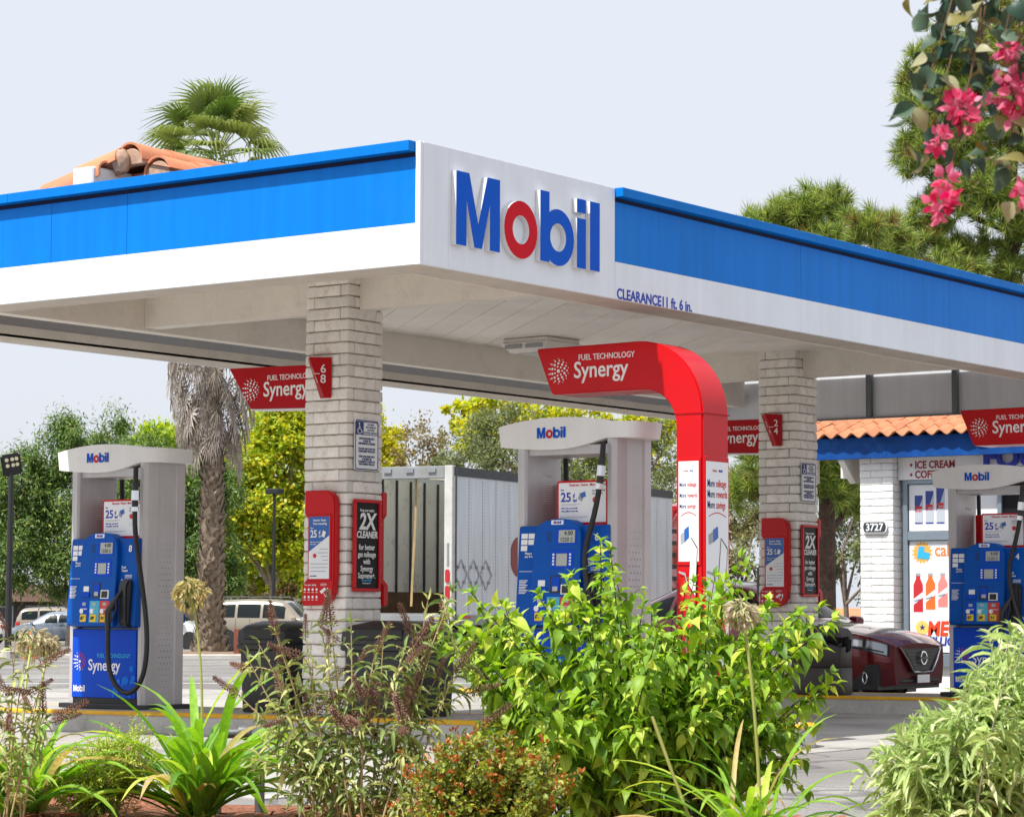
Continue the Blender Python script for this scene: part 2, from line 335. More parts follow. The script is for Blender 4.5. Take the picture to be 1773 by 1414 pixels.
# planting bed in front, with kerb stones
bed = [(.2,-9.5),(-1.0,-6.2),(.3,-4.6),(1.6,-3.75),(3.6,-3.5),(5.6,-3.0),(8.2,-.6),(10.2,.6),(14,-2),(14,-13),(9.,-12.8),(4,-12)]
b = MB()
N = 46; X0, X1, Y0, Y1 = -1.2, 14, -13, .8
def inside(x, y):
    c = False
    for i in range(len(bed)):
        (x1, y1), (x2, y2) = bed[i], bed[i-1]
        if (y1 > y) != (y2 > y) and x < (x2-x1)*(y-y1)/(y2-y1)+x1: c = not c
    return c
vid = {}; 
for i in range(N+1):
    for j in range(N+1):
        x, y = X0+(X1-X0)*i/N, Y0+(Y1-Y0)*j/N
        vid[i, j] = len(b.v); b.v.append((x, y, g(x, y)+(.045+.03*math.sin(3*x+2*y)+random.uniform(-.012, .012) if inside(x, y) else -.06)))
for i in range(N):
    for j in range(N):
        if any(inside(X0+(X1-X0)*a/N, Y0+(Y1-Y0)*c/N) for a in (i, i+1) for c in (j, j+1)):
            b.f.append([vid[i, j], vid[i+1, j], vid[i+1, j+1], vid[i, j+1]]); b.mi.append(0)
struct('planting_bed', b, M['mulch'], fixn=False)
# loose bark chips
b = MB()
for k in range(5200):
    x, y = random.uniform(-1, 9), random.uniform(-9, -1)
    if not all(inside(x+a, y+c) for a in (-.4, .4) for c in (-.1, .45)): continue
    z = g(x, y)+.05+.03*math.sin(3*x+2*y); a = random.uniform(0, 6.28); l, w = random.uniform(.015, .05), random.uniform(.006, .018); tt = random.uniform(-.4, .4)
    dx, dy = math.cos(a), math.sin(a); p = Vector((x, y, z+random.uniform(0, .02))); u = Vector((dx*l, dy*l, tt*l)); v = Vector((-dy*w, dx*w, random.uniform(-.5, .5)*w))
    b.add([p-u-v, p+u-v*.6, p+u*.9+v, p-u*.8+v, p+Vector((0, 0, .008))], [(0,1,4),(1,2,4),(2,3,4),(3,0,4)])
o = b.build('bark_chips', mat('bark_chip', (.30,.12,.06), .9, var=.35, vs=30), fixn=False); o['kind'] = 'stuff'; tag(o, 'loose reddish brown bark chips covering the planting bed', 'bark mulch')

# ================================================================ PUMP ISLANDS
def island(x0, x1, y0, y1, label):
    t = thing('pump_island', label, 'kerb', (0, 0, 0), group='raised pump islands')
    def ring(e, z, r=.45, n=6):
        o = []
        for cx, cy, a0 in ((x1-r, y1-r, 0), (x0+r, y1-r, 90), (x0+r, y0+r, 180), (x1-r, y0+r, 270)):
            for i in range(n+1): a = R(a0+90*i/n); x, y = cx+(r+e)*math.cos(a), cy+(r+e)*math.sin(a); o.append((x, y, g(x, y)+z))
        return o
    def loft(rings, cap=True):
        b = MB(); n = len(rings[0])
        for r_ in rings: b.v += r_
        for k in range(len(rings)-1):
            for i in range(n): b.f.append([k*n+i, k*n+(i+1) % n, (k+1)*n+(i+1) % n, (k+1)*n+i]); b.mi.append(0)
        if cap: b.f.append(list(range((len(rings)-1)*n, len(rings)*n))); b.mi.append(0)
        return b
    loft([ring(0, -.1), ring(0, .158), ring(-.06, .158)], False).build('kerb_wall', M['kerb'], t)
    loft([ring(.006, .157), ring(.008, .175), ring(-.01, .193), ring(-.075, .193), ring(-.08, .18)], False).build('painted_nosing', M['kerb_yellow'], t, smooth=True, angle=50)
    loft([ring(-.07, .150), ring(-.074, .190)]).build('island_top', M['concrete'], t)
    return t
YI = 7.84
island(-7.7, 1.25, 2.435, 3.79, 'pale concrete pump island with yellow edge nearest the planting bed')
island(-7.7, 1.25, 2.435+YI, 3.79+YI, 'pale concrete pump island with yellow edge carrying the farther brick column')

# ================================================================ CANOPY
canopy = thing('station_canopy', 'large blue and white petrol station canopy on two white block columns', 'canopy')
W, L = 6.594, 14.1; ZB, ZD, ZT = 3.56, 3.857, 4.44
def pan(name, mt, x0, x1, y0, y1, z0, z1): return MB().box(x0, x1, y0, y1, z0, z1).build(name, mt, canopy, bevel=.002)
e = .0015; M['reveal'] = mat('reveal_shade', (.002,.008,.05), .7, var=.1)  # near-black navy: shade beneath the edge cap painted into the recessed strip
seams = [-W, -3.762, -2.918, -.046]
for a, c in zip(seams[:-1], seams[1:]):
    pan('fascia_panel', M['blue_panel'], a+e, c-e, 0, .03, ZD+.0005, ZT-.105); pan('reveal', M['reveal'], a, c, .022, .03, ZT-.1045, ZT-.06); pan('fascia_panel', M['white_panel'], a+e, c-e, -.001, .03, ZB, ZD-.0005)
pan('corner_trim', M['white_panel'], -.044, 0, -.004, .03, ZB-.002, ZT+.002)
pan('logo_panel', M['white_panel'], -.03, .002, .0315, .33, ZB, ZT); pan('logo_panel', M['white_panel'], -.03, .002, .3315, 2.488, ZB, ZT)
ss = [2.492, 5.45, 8.38, 11.3, L]
for a, c in zip(ss[:-1], ss[1:]):
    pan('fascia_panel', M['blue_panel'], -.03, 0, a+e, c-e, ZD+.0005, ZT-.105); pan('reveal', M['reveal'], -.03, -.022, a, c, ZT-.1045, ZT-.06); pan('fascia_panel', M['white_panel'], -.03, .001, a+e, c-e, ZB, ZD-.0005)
# caps along the top edge (short lengths, butted)
cx = [-6.68, -4.2, -.05]
for a, c in zip(cx[:-1], cx[1:]): pan('edge_cap', M['blue_cap'], a+.001, c-.001, -.075, .12, ZT-.068, ZT+.006)
cy = [2.492, 4.398, 5.6, 9.9, L+.07]
for a, c in zip(cy[:-1], cy[1:]): pan('edge_cap', M['blue_cap'], -.12, .075, a+.0015, c-.0015, ZT-.068, ZT+.004)
pan('logo_panel_flashing', M['white_panel'], -.12, .001, .04, 2.488, ZT+.0005, ZT+.004)
# far sides
pan('fascia_panel', M['blue_panel'], -W, -W+.03, .034, L-.034, ZD, ZT); pan('fascia_panel', M['white_panel'], -W-.001, -W+.03, .034, L-.034, ZB, ZD-.001)
pan('fascia_panel', M['blue_panel'], -W, 0, L-.03, L, ZD, ZT); pan('fascia_panel', M['white_panel'], -W, 0, L-.03, L+.001, ZB-.06, ZD-.001)
M['back_grey'] = mat('panel_back', (.74,.77,.82), .5, metal=.2, var=.06, vs=1.2, streak=.12); M['post_steel'] = mat('panel_post', (.16,.175,.19), .5, metal=.4, var=.1)
bx_ = [-6.55, -5.1, -3.9, -2.72, -1.5, -.32, -.05]
for a, c in zip(bx_[:-1], bx_[1:]): pan('panel_back', M['back_grey'], a+.004, c-.004, L-.05, L-.032, ZB-.06, ZT-.05)
for a in bx_[1:-1]: pan('panel_post', M['post_steel'], a-.035, a+.035, L-.11, L-.052, ZB-.05, ZT-.06)
pan('panel_rail', M['post_steel'], -6.5, -.06, L-.10, L-.052, ZB-.075, ZB-.055)
# soffit return behind the fascia
so = M['soffit']
for a in ((-.40, -.032, .032, L-.12), (-W+.032, -W+.42, .032, L-.12), (-W+.422, -.402, .032, .40)):
    pan('soffit_strip', so, a[0], a[1], a[2], a[3], ZB+.004, ZB+.03)
for a in ((-.402, -.385, .40, L-.12), (-W+.405, -W+.42, .40, L-.12)): pan('soffit_lip', M['beam_paint'], a[0], a[1], a[2], a[3], ZB-.002, ZB+.11)
# edge beams and cross beams
for x0 in (-.98, -5.84): pan('edge_beam', M['beam_paint'], x0, x0+.16, .45, L-.12, 3.70, 4.03)
for yc in (3.112, 3.112+YI):
    pan('cross_beam', M['beam_paint'], -5.678, -3.55, yc-.09, yc+.09, 3.728, 4.035); pan('cross_beam', M['beam_paint'], -3.055, -.984, yc-.09, yc+.09, 3.728, 4.035)
pan('end_beam', M['beam_paint'], -5.678, -.984, .46, .6, 3.73, 4.03)
# diagonal ceiling boards
def clip(poly, rect):
    for ax, s, lim in ((0, 1, rect[0]), (0, -1, rect[1]), (1, 1, rect[2]), (1, -1, rect[3])):
        out = []
        for i in range(len(poly)):
            p, q = poly[i-1], poly[i]; dp, dq = s*(p[ax]-lim), s*(q[ax]-lim)
            if (dp >= 0) != (dq >= 0): tt = dp/(dp-dq); out.append((p[0]+(q[0]-p[0])*tt, p[1]+(q[1]-p[1])*tt))
            if dq >= 0: out.append(q)
        poly = out
        if len(poly) < 3: return []
    return poly
dv = Vector((1, -.90)).normalized(); nv = Vector((-dv.y, dv.x)); bw = .30
for k in range(-6, 46):
    c0, c1 = k*bw, (k+1)*bw-.007
    pl = clip([tuple(dv*a+nv*c) for a, c in ((-20, c0), (20, c0), (20, c1), (-20, c1))], (-6.5, -.1, .1, 11.4))
    if pl: MB().prism(pl, 4.012+random.uniform(0, .003), 4.04, 'z').build('ceiling_board', M['board'], canopy)
pan('deck', M['soffit'], -6.5, -.1, .1, L-.113, 4.045, 4.12)
# wordmark on the corner
mobil(.54, .045, M['logo_blue'], M['logo_red'], canopy, SIDE, (.004, .356, 3.738), total=1.85, back=M['letter_side'])
text('CLEARANCE11 ft. 6 in.', .118, M['print_blue'], canopy, SIDE, (.003, 2.515, 3.566), bold=.022, sx=.98)
# tiled roof showing behind the left fascia
def barrel(length, r0, r1, th=.014, n=9):
    b = MB()
    def F(rr0, rr1): return [[(i*length, math.cos(math.pi*j/n)*(rr0+(rr1-rr0)*i), math.sin(math.pi*j/n)*(rr0+(rr1-rr0)*i)) for j in range(n+1)] for i in (0, 1)]
    o, q = F(r0, r1), F(r0-th, r1-th); b.v = o[0]+o[1]+q[0]+q[1]; w = n+1
    for j in range(n): b.f += [[j, w+j, w+j+1, j+1], [2*w+j, 2*w+j+1, 3*w+j+1, 3*w+j], [j, j+1, 2*w+j+1, 2*w+j], [w+j, 3*w+j, 3*w+j+1, w+j+1]]; b.mi += [0]*4
    for j in (0, n): b.f.append([j, w+j, 3*w+j, 2*w+j]); b.mi.append(0)
    return b.mesh('tile', M['tile'], smooth=True)
ridge_tile = barrel(.48, .150, .125, .018); ridge = MB().box(-3.42, -3.12, .55, 11.5, 4.3, 4.62).build('roof_ridge', M['tile'], canopy, bevel=.01)
def lay(me, p, d, parent, roll=0.):
    d = Vector(d).normalized(); y = Vector((0, 0, 1)).cross(d).normalized(); z = d.cross(y)
    mm = Matrix((d, y, z)).transposed().to_4x4(); mm.translation = p
    return obj('tile', me, parent, mm @ Matrix.Rotation(roll, 4, 'X'))
for k in range(14):
    lay(ridge_tile, (-3.30+random.uniform(-.008, .008), .40+.4*k, 4.69+random.uniform(-.004, .01)), (0, 1, .02), ridge, random.uniform(-.05, .05))
    lay(ridge_tile, (-3.05+random.uniform(-.008, .008), .46+.4*k, 4.575+random.uniform(-.004, .01)), (0, 1, .02), ridge, random.uniform(-.05, .05)-.25)
for k in range(5):
    x = -3.34-.40*k*.96; z = 4.69-.40*k*.275
    lay(ridge_tile, (x-.48*.96, .40, z-.132), (1, 0, .275), ridge, random.uniform(-.04, .04)); lay(ridge_tile, (x-.48*.96-.05, .27, z-.25), (1, 0, .275), ridge, .15)
slope = MB(); slope.add([(-3.3, .45, 4.70), (-6.3, .45, 3.87+.15), (-6.3, L-.5, 3.87+.15), (-3.3, L-.5, 4.70), (-.35, .45, 4.02), (-.35, L-.5, 4.02)], [(0,1,2,3),(0,3,5,4)]); slope.build('roof_slope', M['tile'], canopy)
RM = mat('ridge_mortar', (.46,.30,.21), .9, var=.2, vs=12, dark=(.22,.14,.1), dscale=9, damt=.6, bump=.006, bs=30)
for px_, py_, pz_, pr_ in ((-3.30, .43, 4.69, .135), (-3.05, .49, 4.575, .135)):
    b = MB(); b.prism([(px_+pr_*math.cos(math.pi*k/10), pz_-.03+pr_*math.sin(math.pi*k/10)) for k in range(11)], py_-.02, py_+.06, 'y'); b.build('mortar_plug', RM, ridge, bevel=.006)
b = MB(); b.lathe([(0, -.16), (.09, -.13), (.13, -.04), (.12, .05), (.07, .11), (0, .125)], 16); b.v = [(v[0]*.62-3.37, v[1]*.6+.37, v[2]*.72+4.70) for v in b.v]; o = b.build('mortar_cap', RM, ridge, smooth=True)
for v in o.data.vertices: v.co += Vector((random.uniform(-.009, .009), random.uniform(-.009, .009), random.uniform(-.009, .009)))
MB().box(-3.66, -3.43, .12, .62, 4.30, 4.625).build('stucco_block', M['white_paint'], ridge, bevel=.012)

# slump block columns
def slump(l, th, h, seed, outer=True):
    rr = random.Random(seed); b = MB(); b.box(0, l, 0, th, 0, h); me = b.mesh('block', M['block'])
    bm = bmesh.new(); bm.from_mesh(me); bmesh.ops.bevel(bm, geom=list(bm.edges), offset=.006, segments=1, affect='EDGES')
    bmesh.ops.subdivide_edges(bm, edges=[e for e in bm.edges if e.calc_length() > .05], cuts=4, use_grid_fill=True)
    ph = rr.uniform(0, 6)
    for v in bm.verts:
        x, y, z = v.co; zz = z/h; bul = (.0042 if outer else .0015)*math.sin(math.pi*min(1, zz*1.0))**.5*(1.25-zz)
        if y < th*.3: v.co.y -= bul*(1+.35*math.sin(11*x+ph))+rr.uniform(-.0022, .0022)
        if zz > .9: v.co.z -= (1 if outer else .3)*(abs(.006*math.sin(17*x+ph*2))+rr.uniform(0, .003))
        if x < .02: v.co.x -= bul*.7
        if x > l-.02: v.co.x += bul*.7
    bm.to_mesh(me); bm.free(); me.polygons.foreach_set('use_smooth', [True]*len(me.polygons)); me.set_sharp_from_angle(angle=R(50)); return me
HC = .1016; blocks = [slump(.384, .09, HC-.005, k) for k in range(7)]
def column(xc, yc, z0, z1):
    c = MB().box(xc-.225, xc+.225, yc-.225, yc+.225, z0, z1).build('column', M['mortar'], canopy)
    i = 0; z = z0
    while z+HC < z1+.05:
        for k in range(4):
            mm = T(xc, yc, z+.002) @ Matrix.Rotation(k*math.pi/2, 4, 'Z')
            if i % 2: mm = mm @ Matrix.Scale(-1, 4, (1, 0, 0))
            obj('block', random.choice(blocks), c, mm @ T(-.242+random.uniform(0, .003), -.242+random.uniform(-.004, .004), 0))
        z += HC; i += 1
    return c
column(-3.302, 3.112, g(-3.3, 3.1)+.19, 4.03); column(-3.302, 3.112+YI, g(-3.3, 3.1+YI)+.19, 4.03)

# light under the canopy
lt = thing('canopy_light', 'pale square light fixture under the canopy ceiling beside the red arch', 'light', (-4.75, 8.15, 4.01), R(-2))
MB().box(-.30, .30, -.30, .30, -.05, 0).build('mounting_plate', M['white_paint'], lt, bevel=.01)
b = MB(); b.add([(-.33,-.33,-.05),(.33,-.33,-.05),(.33,.33,-.05),(-.33,.33,-.05),(-.24,-.24,-.15),(.24,-.24,-.15),(.24,.24,-.15),(-.24,.24,-.15)], [(0,1,5,4),(1,2,6,5),(2,3,7,6),(3,0,4,7),(0,3,2,1),(4,5,6,7)]); b.build('housing', M['white_paint'], lt, bevel=.008)
for k in range(2): MB().box(-.25+k*.28, -.03+k*.28, -.325, -.30, -.115, -.075).build('vent', M['print_grey'], lt)
MB().box(-.19, .19, -.19, .19, -.156, -.149).build('lens', M['lcd'], lt)
# ================================================================ FUEL PUMPS
def make_pump(num, hose='loop'):
    t = thing('fuel_pump', '', 'fuel pump', group='silver and blue fuel pumps')
    MB().box(-.58, .58, -.297, .297, 0, .045).build('base', M['black_plastic'], t, bevel=.006)
    MB().box(-.42, .42, -.262, .262, .045, .10).build('plinth', M['black'], t)
    # left and right columns
    MB().prism([(-.485,-.25),(-.475,-.262),(-.41,-.262),(-.395,-.24),(-.395,.24),(-.41,.262),(-.475,.262),(-.485,.25)], .045, 2.26, 'z').build('left_column', M['silver'], t)
    MB().prism([(.40,-.24),(.415,-.262),(.455,-.262),(.485,-.225),(.515,-.13),(.515,-.115),(.505,-.11),(.505,.12),(.515,.13),(.50,.25),(.485,.262),(.415,.262),(.40,.24)], .045, 2.30, 'z').build('right_column', M['silver'], t)
    b = MB()
    for i in range(26):
        for j in range(4):
            r_ = .0045+.004*math.sin(i*.25)**2
            b.disc((.5055, -.075+.045*j+(.022 if i % 2 else 0), .15+.055*i), r_, 7, .0012, 'x')
    b.build('dot_pattern', M['silver_dark'], t, fixn=False)['kind'] = 'stuff'
    MB().box(-.395, .40, -.20, .20, .09, 1.56).build('cabinet', M['silver_dark'], t)
    # fascia on top: curved upper and lower edge
    def zt(x): return 2.40+.065*math.sin(math.pi*min(1, (x+.67)/1.20))**.8 if x < .53 else 2.40+.012
    def zb(x):
        u = max(0, min(1, (x+.66)/1.05)); return 2.235-.033*math.sin(math.pi*u)+.045*max(0, min(1, (x-.0)/.42))**1.3
    plan = [(-.66+1.14*i/22, -.272) for i in range(23)]+[(.56,-.255),(.625,-.20),(.667,-.12),(.667,.13),(.625,.21),(.56,.26)]+[(.48-1.14*i/22, .28) for i in range(23)]
    b = MB(); n = len(plan)
    for s_, zf in ((.985, zb), (1.012, zt)): b.v += [(x*s_, y*s_, zf(x)) for x, y in plan]
    b.f += [[i, (i+1) % n, n+(i+1) % n, n+i] for i in range(n)]; b.mi += [0]*n
    for k in (0, 1):
        for i in range(22): b.f.append([k*n+i, k*n+i+1, k*n+(28+45-i) % n if False else k*n+(n-2-i), k*n+(n-1-i)]); b.mi.append(0)
        b.f.append([k*n+j for j in range(22, 30)]); b.mi.append(0)
    f = b.build('fascia', M['pump_white'], t, smooth=True, angle=30)
    mobil(.088, .002, M['logo_blue'], M['logo_red'], f, FRONT, (-.275, -.2765, 2.297), total=.285)
    MB().box(-.45, .48, -.22, .22, 2.16, 2.235).build('bridge', M['silver'], t)
    # notice board in the bay
    sb = MB().prism(rrect(-.115, .385, 1.575, 1.945, .02), -.215, -.195, 'y').build('notice_board', M['red'], t)
    MB().prism(rrect(-.095, .40-.03, 1.605, 1.928, .008), -.218, -.2155, 'y').build('notice_sheet', M['poster_white'], sb)
    def pr(s, size, mt, x, z, y=-.2195, **k): return text(s, size, M[mt], sb, FRONT, (x, y, z), **k)
    pr('Smarter. Faster. More rewarding.', .030, 'print_red', .01, 1.90, bold=.01); pr('Earn', .018, 'print_blue', -.075, 1.865)
    pr('25', .105, 'print_blue', -.075, 1.775, bold=.02); pr('¢', .05, 'print_blue', .045, 1.81); pr('/gal', .03, 'print_blue', .045, 1.775); pr('After that, earn 6¢ off', .018, 'print_blue', -.07, 1.715); pr('every gallon, every day', .018, 'print_blue', -.07, 1.692); pr('Apply now with', .02, 'print_grey', .235, 1.855); pr('Exxon Mobil', .02, 'print_grey', .235, 1.83)
    b = MB(); b.prism([(.095,1.795),(.135,1.775),(.155,1.82),(.115,1.845)], -.2205, -.219, 'y'); b.build('card_print', M['print_grey'], sb); b = MB(); b.prism([(.128,1.80),(.175,1.815),(.165,1.855),(.12,1.84)], -.222, -.2195, 'y'); b.build('card_print', M['poster_blue'], sb)
    b = MB(); b.disc((.265, -.219, 1.785), .024, 14); b.build('seal_print', M['print_red'], sb)
    b = MB()
    for z, x0, x1 in ((1.752,-.07,.12),(1.742,-.07,.08),(1.65,-.08,.2),(1.642,-.08,.18),(1.72,.235,.3),(1.70,.235,.29)): b.box(x0, x1, -.2193, -.2182, z, z+.003)
    b.build('fine_print', M['print_grey'], sb)
    wl = text('Warning', .036, M['print_white'], t, ((0, 1, 0), (0, 0, 1)), (-.3935, -.02, 2.0), bold=0)
    b = MB()
    for k in range(11): b.box(-.3945, -.3935, -.02, .10+.04*((k*7) % 5)/5, 1.975-.02*k, 1.98-.02*k)
    b.build('fine_print', M['print_white'], t)
    # control head
    hp = [(-.19,.75),(-.335,.765),(-.345,.80),(-.33,1.0),(-.285,1.565),(-.275,1.58),(-.19,1.58)]
    head = MB().prism(hp, -.445, .445, 'x').build('control_head', M['pump_blue'], t, bevel=.008)
    hy = lambda z: -.388+(z-.8)*.066
    hump = MB()
    ol = [(-.262,.77),(.215,.77)]+[(.215-.0*i, .9+.1*i) for i in range(6)]+[(.205,1.52),(.17,1.585),(.09,1.622),(-.02,1.635),(-.13,1.622),(-.215,1.585),(-.25,1.52)]+[(-.262,1.4-.1*i) for i in range(6)]
    n = len(ol); hump.v = [(x, hy(z), z) for x, z in ol]+[(x*1.0, -.2, z) for x, z in ol]; hump.f = [list(range(n)), list(range(n, 2*n))[::-1]]+[[i, n+i, n+(i+1) % n, (i+1) % n] for i in range(n)]; hump.mi = [0]*len(hump.f)
    hu = hump.build('control_panel', M['pump_blue'], head, bevel=.006)
    def plate(name, mt, x0, x1, z0, z1, d=.004, par=None, bev=.0015):
        b = MB(); b.add([(x, hy(z)-dd, z) for dd in (d, -.004) for x, z in ((x0, z0), (x1, z0), (x1, z1), (x0, z1))], [(0,1,2,3),(4,7,6,5),(0,4,5,1),(1,5,6,2),(2,6,7,3),(3,7,4,0)])
        return b.build(name, M[mt], par or head, bevel=bev)
    def ptx(s, size, mt, x, z, d=.0065, **k): return text(s, size, M[mt], head, ((1, 0, 0), (0, .066, 1)), (x, hy(z)-d, z), **k)
    plate('brand_plate', 'print_white', -.085, .035, 1.585, 1.622); mobil(.022, .001, M['logo_blue'], M['logo_red'], head, ((1,0,0),(0,.066,1)), (-.06, hy(1.59)-.0055, 1.593), total=.075)
    plate('display_surround', 'pump_blue2', -.035, .17, 1.42, 1.555, .003); plate('display', 'lcd', -.005, .155, 1.438, 1.54, .006)
    ptx('4.00', .05, 'lcd_digit', .05, 1.498, .0075, bold=.005); ptx('1220 2', .045, 'lcd_digit', .01, 1.448, .0075, bold=.0)
    for k in range(6): plate('speaker_slot', 'black', -.125, -.075, 1.45+.014*k, 1.455+.014*k, .002, bev=0)
    plate('menu_surround', 'pump_blue2', -.075, .15, 1.225, 1.385, .003); plate('menu_screen', 'lcd', -.02, .085, 1.25, 1.35, .006)
    for sx_ in (-.05, .115):
        for k in range(4): plate('menu_key', 'print_white', sx_-.008, sx_+.010, 1.255+.026*k, 1.272+.026*k, .006, bev=0)
    plate('card_recess', 'black_plastic', -.075, .03, 1.03, 1.17, .002); plate('card_slot', 'pump_blue2', -.06, .02, 1.055, 1.16, .006); plate('pin_pad', 'steel', -.045, .005, 1.045, 1.085, .010)
    plate('card_reader', 'print_white', .035, .14, 1.02, 1.10, .006); plate('card_reader_face', 'black_plastic', .05, .125, 1.03, 1.09, .012)
    plate('receipt_slot', 'pump_blue2', -.215, -.11, 1.035, 1.075, .014); plate('notice_label', 'print_white', -.195, -.125, 1.085, 1.135, .003)
    for k, (mt, gr, nm) in enumerate((('pump_blue2', '87', 'Regular'), ('cyan_btn', '89', 'Plus'), ('red_btn', '91', 'Supreme'))):
        x0 = -.232+k*.133; gp = plate('grade_plate', mt, x0, x0+.128, .80, 1.0, .006)
        plate('price_window', 'lcd', x0+.04, x0+.085, .955, .985, .009, gp); b = MB(); b.disc((x0+.035, hy(.9)-.006, .905), .024, 12, .004); b.build('start_button', M['print_white'], gp)
        y = plate('octane_button', 'yellow_btn', x0+.022, x0+.1, .805, .875, .016, gp, .006); text(gr, .045, M['print_black'], gp, ((1,0,0),(0,.066,1)), (x0+.032, hy(.825)-.0195, .825), bold=.02, shear=.2); text(nm, .018, M['print_white'], gp, ((1,0,0),(0,.066,1)), (x0+.052, hy(.92)-.008, .92))
    hl = lambda z: -.345+(z-.8)*.0795
    def htx(s, size, x, z, **k): return text(s, size, M['print_white'], head, ((1, 0, 0), (0, .0795, 1)), (x, hl(z)-.006, z), **k)
    for k in range(5):
        i, j = k % 2, k//2; b = MB(); x0, z0 = -.415+.072*i, 1.475-.05*j
        b.add([(x, hl(z)-.005, z) for x, z in ((x0, z0), (x0+.064, z0), (x0+.064, z0+.042), (x0, z0+.042))], [(0,1,2,3)]); b.build('card_label', M['print_white'], head)
    htx('Please', .028, -.37, 1.345); htx('pay first', .024, -.37, 1.322); htx(num, .085, .315, 1.455, bold=.02); htx('Fuel', .034, .24, 1.30); htx('Taxes', .034, .24, 1.27); htx('Contains ethanol', .018, .245, 1.19)
    b = MB()
    for k in range(9): z = 1.13-.013*k; b.add([(x, hl(z)-.0055, q) for x, q in ((-.415, z), (-.33-.01*(k % 3), z), (-.33-.01*(k % 3), z+.006), (-.415, z+.006))], [(0,1,2,3)])
    for k in range(3): z = 1.235-.012*k; b.add([(x, hl(z)-.0055, q) for x, q in ((.29, z), (.38, z), (.38, z+.005), (.29, z+.005))], [(0,1,2,3)])
    b.add([(x, hl(1.2)-.0055, q) for x, q in ((-.42, 1.205), (-.28, 1.205), (-.28, 1.209), (-.42, 1.209))], [(0,1,2,3)])
    b.build('fine_print', M['print_white'], head)
    # lower door
    dr = MB().box(-.43, .40, -.272, -.20, .10, .735).build('lower_door', M['pump_blue2'], t, bevel=.004)
    yl = -.2735
    text('FUEL TECHNOLOGY', .052, M['print_cyan'], dr, FRONT, (-.10, yl, .475), sx=.9, bold=.01); text('Synergy', .145, M['print_white'], dr, FRONT, (-.215, yl, .355), bold=.012, sx=.92)
    burst(.088, [M['print_white'], M['print_red'] if False else mat('print_pink', (.55,.03,.10), .5, var=0)], dr, FRONT, (-.325, yl, .435), two=True)
    mobil(.058, .0012, M['print_white'], M['print_white'], dr, FRONT, (-.405, yl, .155), total=.15)
    b = MB(); rr = random.Random(3)
    for k in range(14):
        x = .40-.33*rr.random()**1.3; z = .11+.3*rr.random()*(x+.05)/.45; r_ = .012+.03*rr.random()
        r_ = min(r_, .398-x if x < .39 else .008, z-.103); 
        if r_ > .008: b.disc((x, -.2725-.0003*k, z), r_, 16, .0006)
    b.build('bubble_print', M['pump_blue3'], dr, fixn=False)['kind'] = 'stuff'
    # nozzle boot, nozzle and hoses
    bt = MB().prism([(-.33,.74),(-.40,.78),(-.405,1.13),(-.37,1.20),(-.31,1.19),(-.29,.76)], .285, .40, 'x').build('nozzle_boot', M['black_plastic'], t, bevel=.015, seg=2)
    nz = MB(); nz.tube([(.335,-.40,1.10),(.315,-.425,1.05),(.27,-.455,.96),(.235,-.47,.90),(.225,-.465,.80),(.225,-.46,.72)], [.014,.018,.030,.036,.030,.024], 10); nz.tube([(.30,-.44,1.03),(.315,-.45,.93),(.29,-.46,.84),(.24,-.465,.80)], .010, 6); nz.tube([(.25,-.46,.93),(.285,-.48,.90),(.275,-.475,.83)], .007, 6)
    nz.build('nozzle', M['black_plastic'], t, smooth=True, angle=60)
    if hose == 'loop': pts = bez((.41,-.315,2.24),(.415,-.33,1.8),(.41,-.33,1.7),(.46,-.34,1.5), 8)[:-1]+bez((.46,-.34,1.5),(.56,-.36,1.1),(.70,-.40,.75),(.655,-.40,.46), 10)[:-1]+bez((.655,-.40,.46),(.61,-.40,.10),(.33,-.42,.06),(.245,-.45,.36), 14)[:-1]+bez((.245,-.45,.36),(.22,-.46,.50),(.225,-.46,.62),(.225,-.46,.74), 6)
    else: pts = bez((.41,-.315,2.24),(.40,-.33,1.9),(.36,-.34,1.7),(.30,-.36,1.5), 8)[:-1]+bez((.30,-.36,1.5),(.18,-.42,1.1),(.62,-.46,.55),(.50,-.44,.30), 12)[:-1]+bez((.50,-.44,.30),(.40,-.44,.12),(.27,-.44,.2),(.245,-.45,.40), 8)[:-1]+bez((.245,-.45,.40),(.22,-.46,.50),(.225,-.46,.62),(.225,-.46,.74), 6)
    b = MB(); b.tube(pts, .0235, 10); h = b.build('hose', M['black'], t, smooth=True, angle=70)
    b = MB(); k = 0
    P = [p for p in pts if 1.74 < p[2] < 2.06]; P = [Vector(p) for p in (pts[1], pts[2], pts[3], pts[4])]
    b.tube([P[0], P[0].lerp(P[1], .6)], .031, 10, 0); b.tube([P[0].lerp(P[1], .6), P[1].lerp(P[2], .4)], .036, 10, 1); b.tube([P[1].lerp(P[2], .4), P[2]], .030, 10, 0); b.tube([P[2], P[2].lerp(P[3], .5)], .034, 10, 1)
    b.build('breakaway_coupling', [M['black_plastic'], M['chrome']], h, smooth=True)
    b = MB(); b.tube([(-.40,.315,2.24),(-.40,.33,1.8),(-.45,.34,1.4),(-.6,.38,.9),(-.62,.40,.45),(-.45,.42,.2),(-.28,.44,.3),(-.23,.45,.7)], .0235, 8); b.build('hose', M['black'], t, smooth=True, angle=70)
    MB().prism([(-.28,.75),(.28-.7,.75),(-.36,.76)], 0, .001, 'x') if False else None
    MB().prism([(.19,.75),(.345,.80),(.285,1.58),(.19,1.58)], -.44, .44, 'x').build('rear_control_head', M['pump_blue'], t, bevel=.006)
    MB().box(-.38, .10, .198, .215, 1.585, 1.945).build('rear_notice_board', M['red'], t)
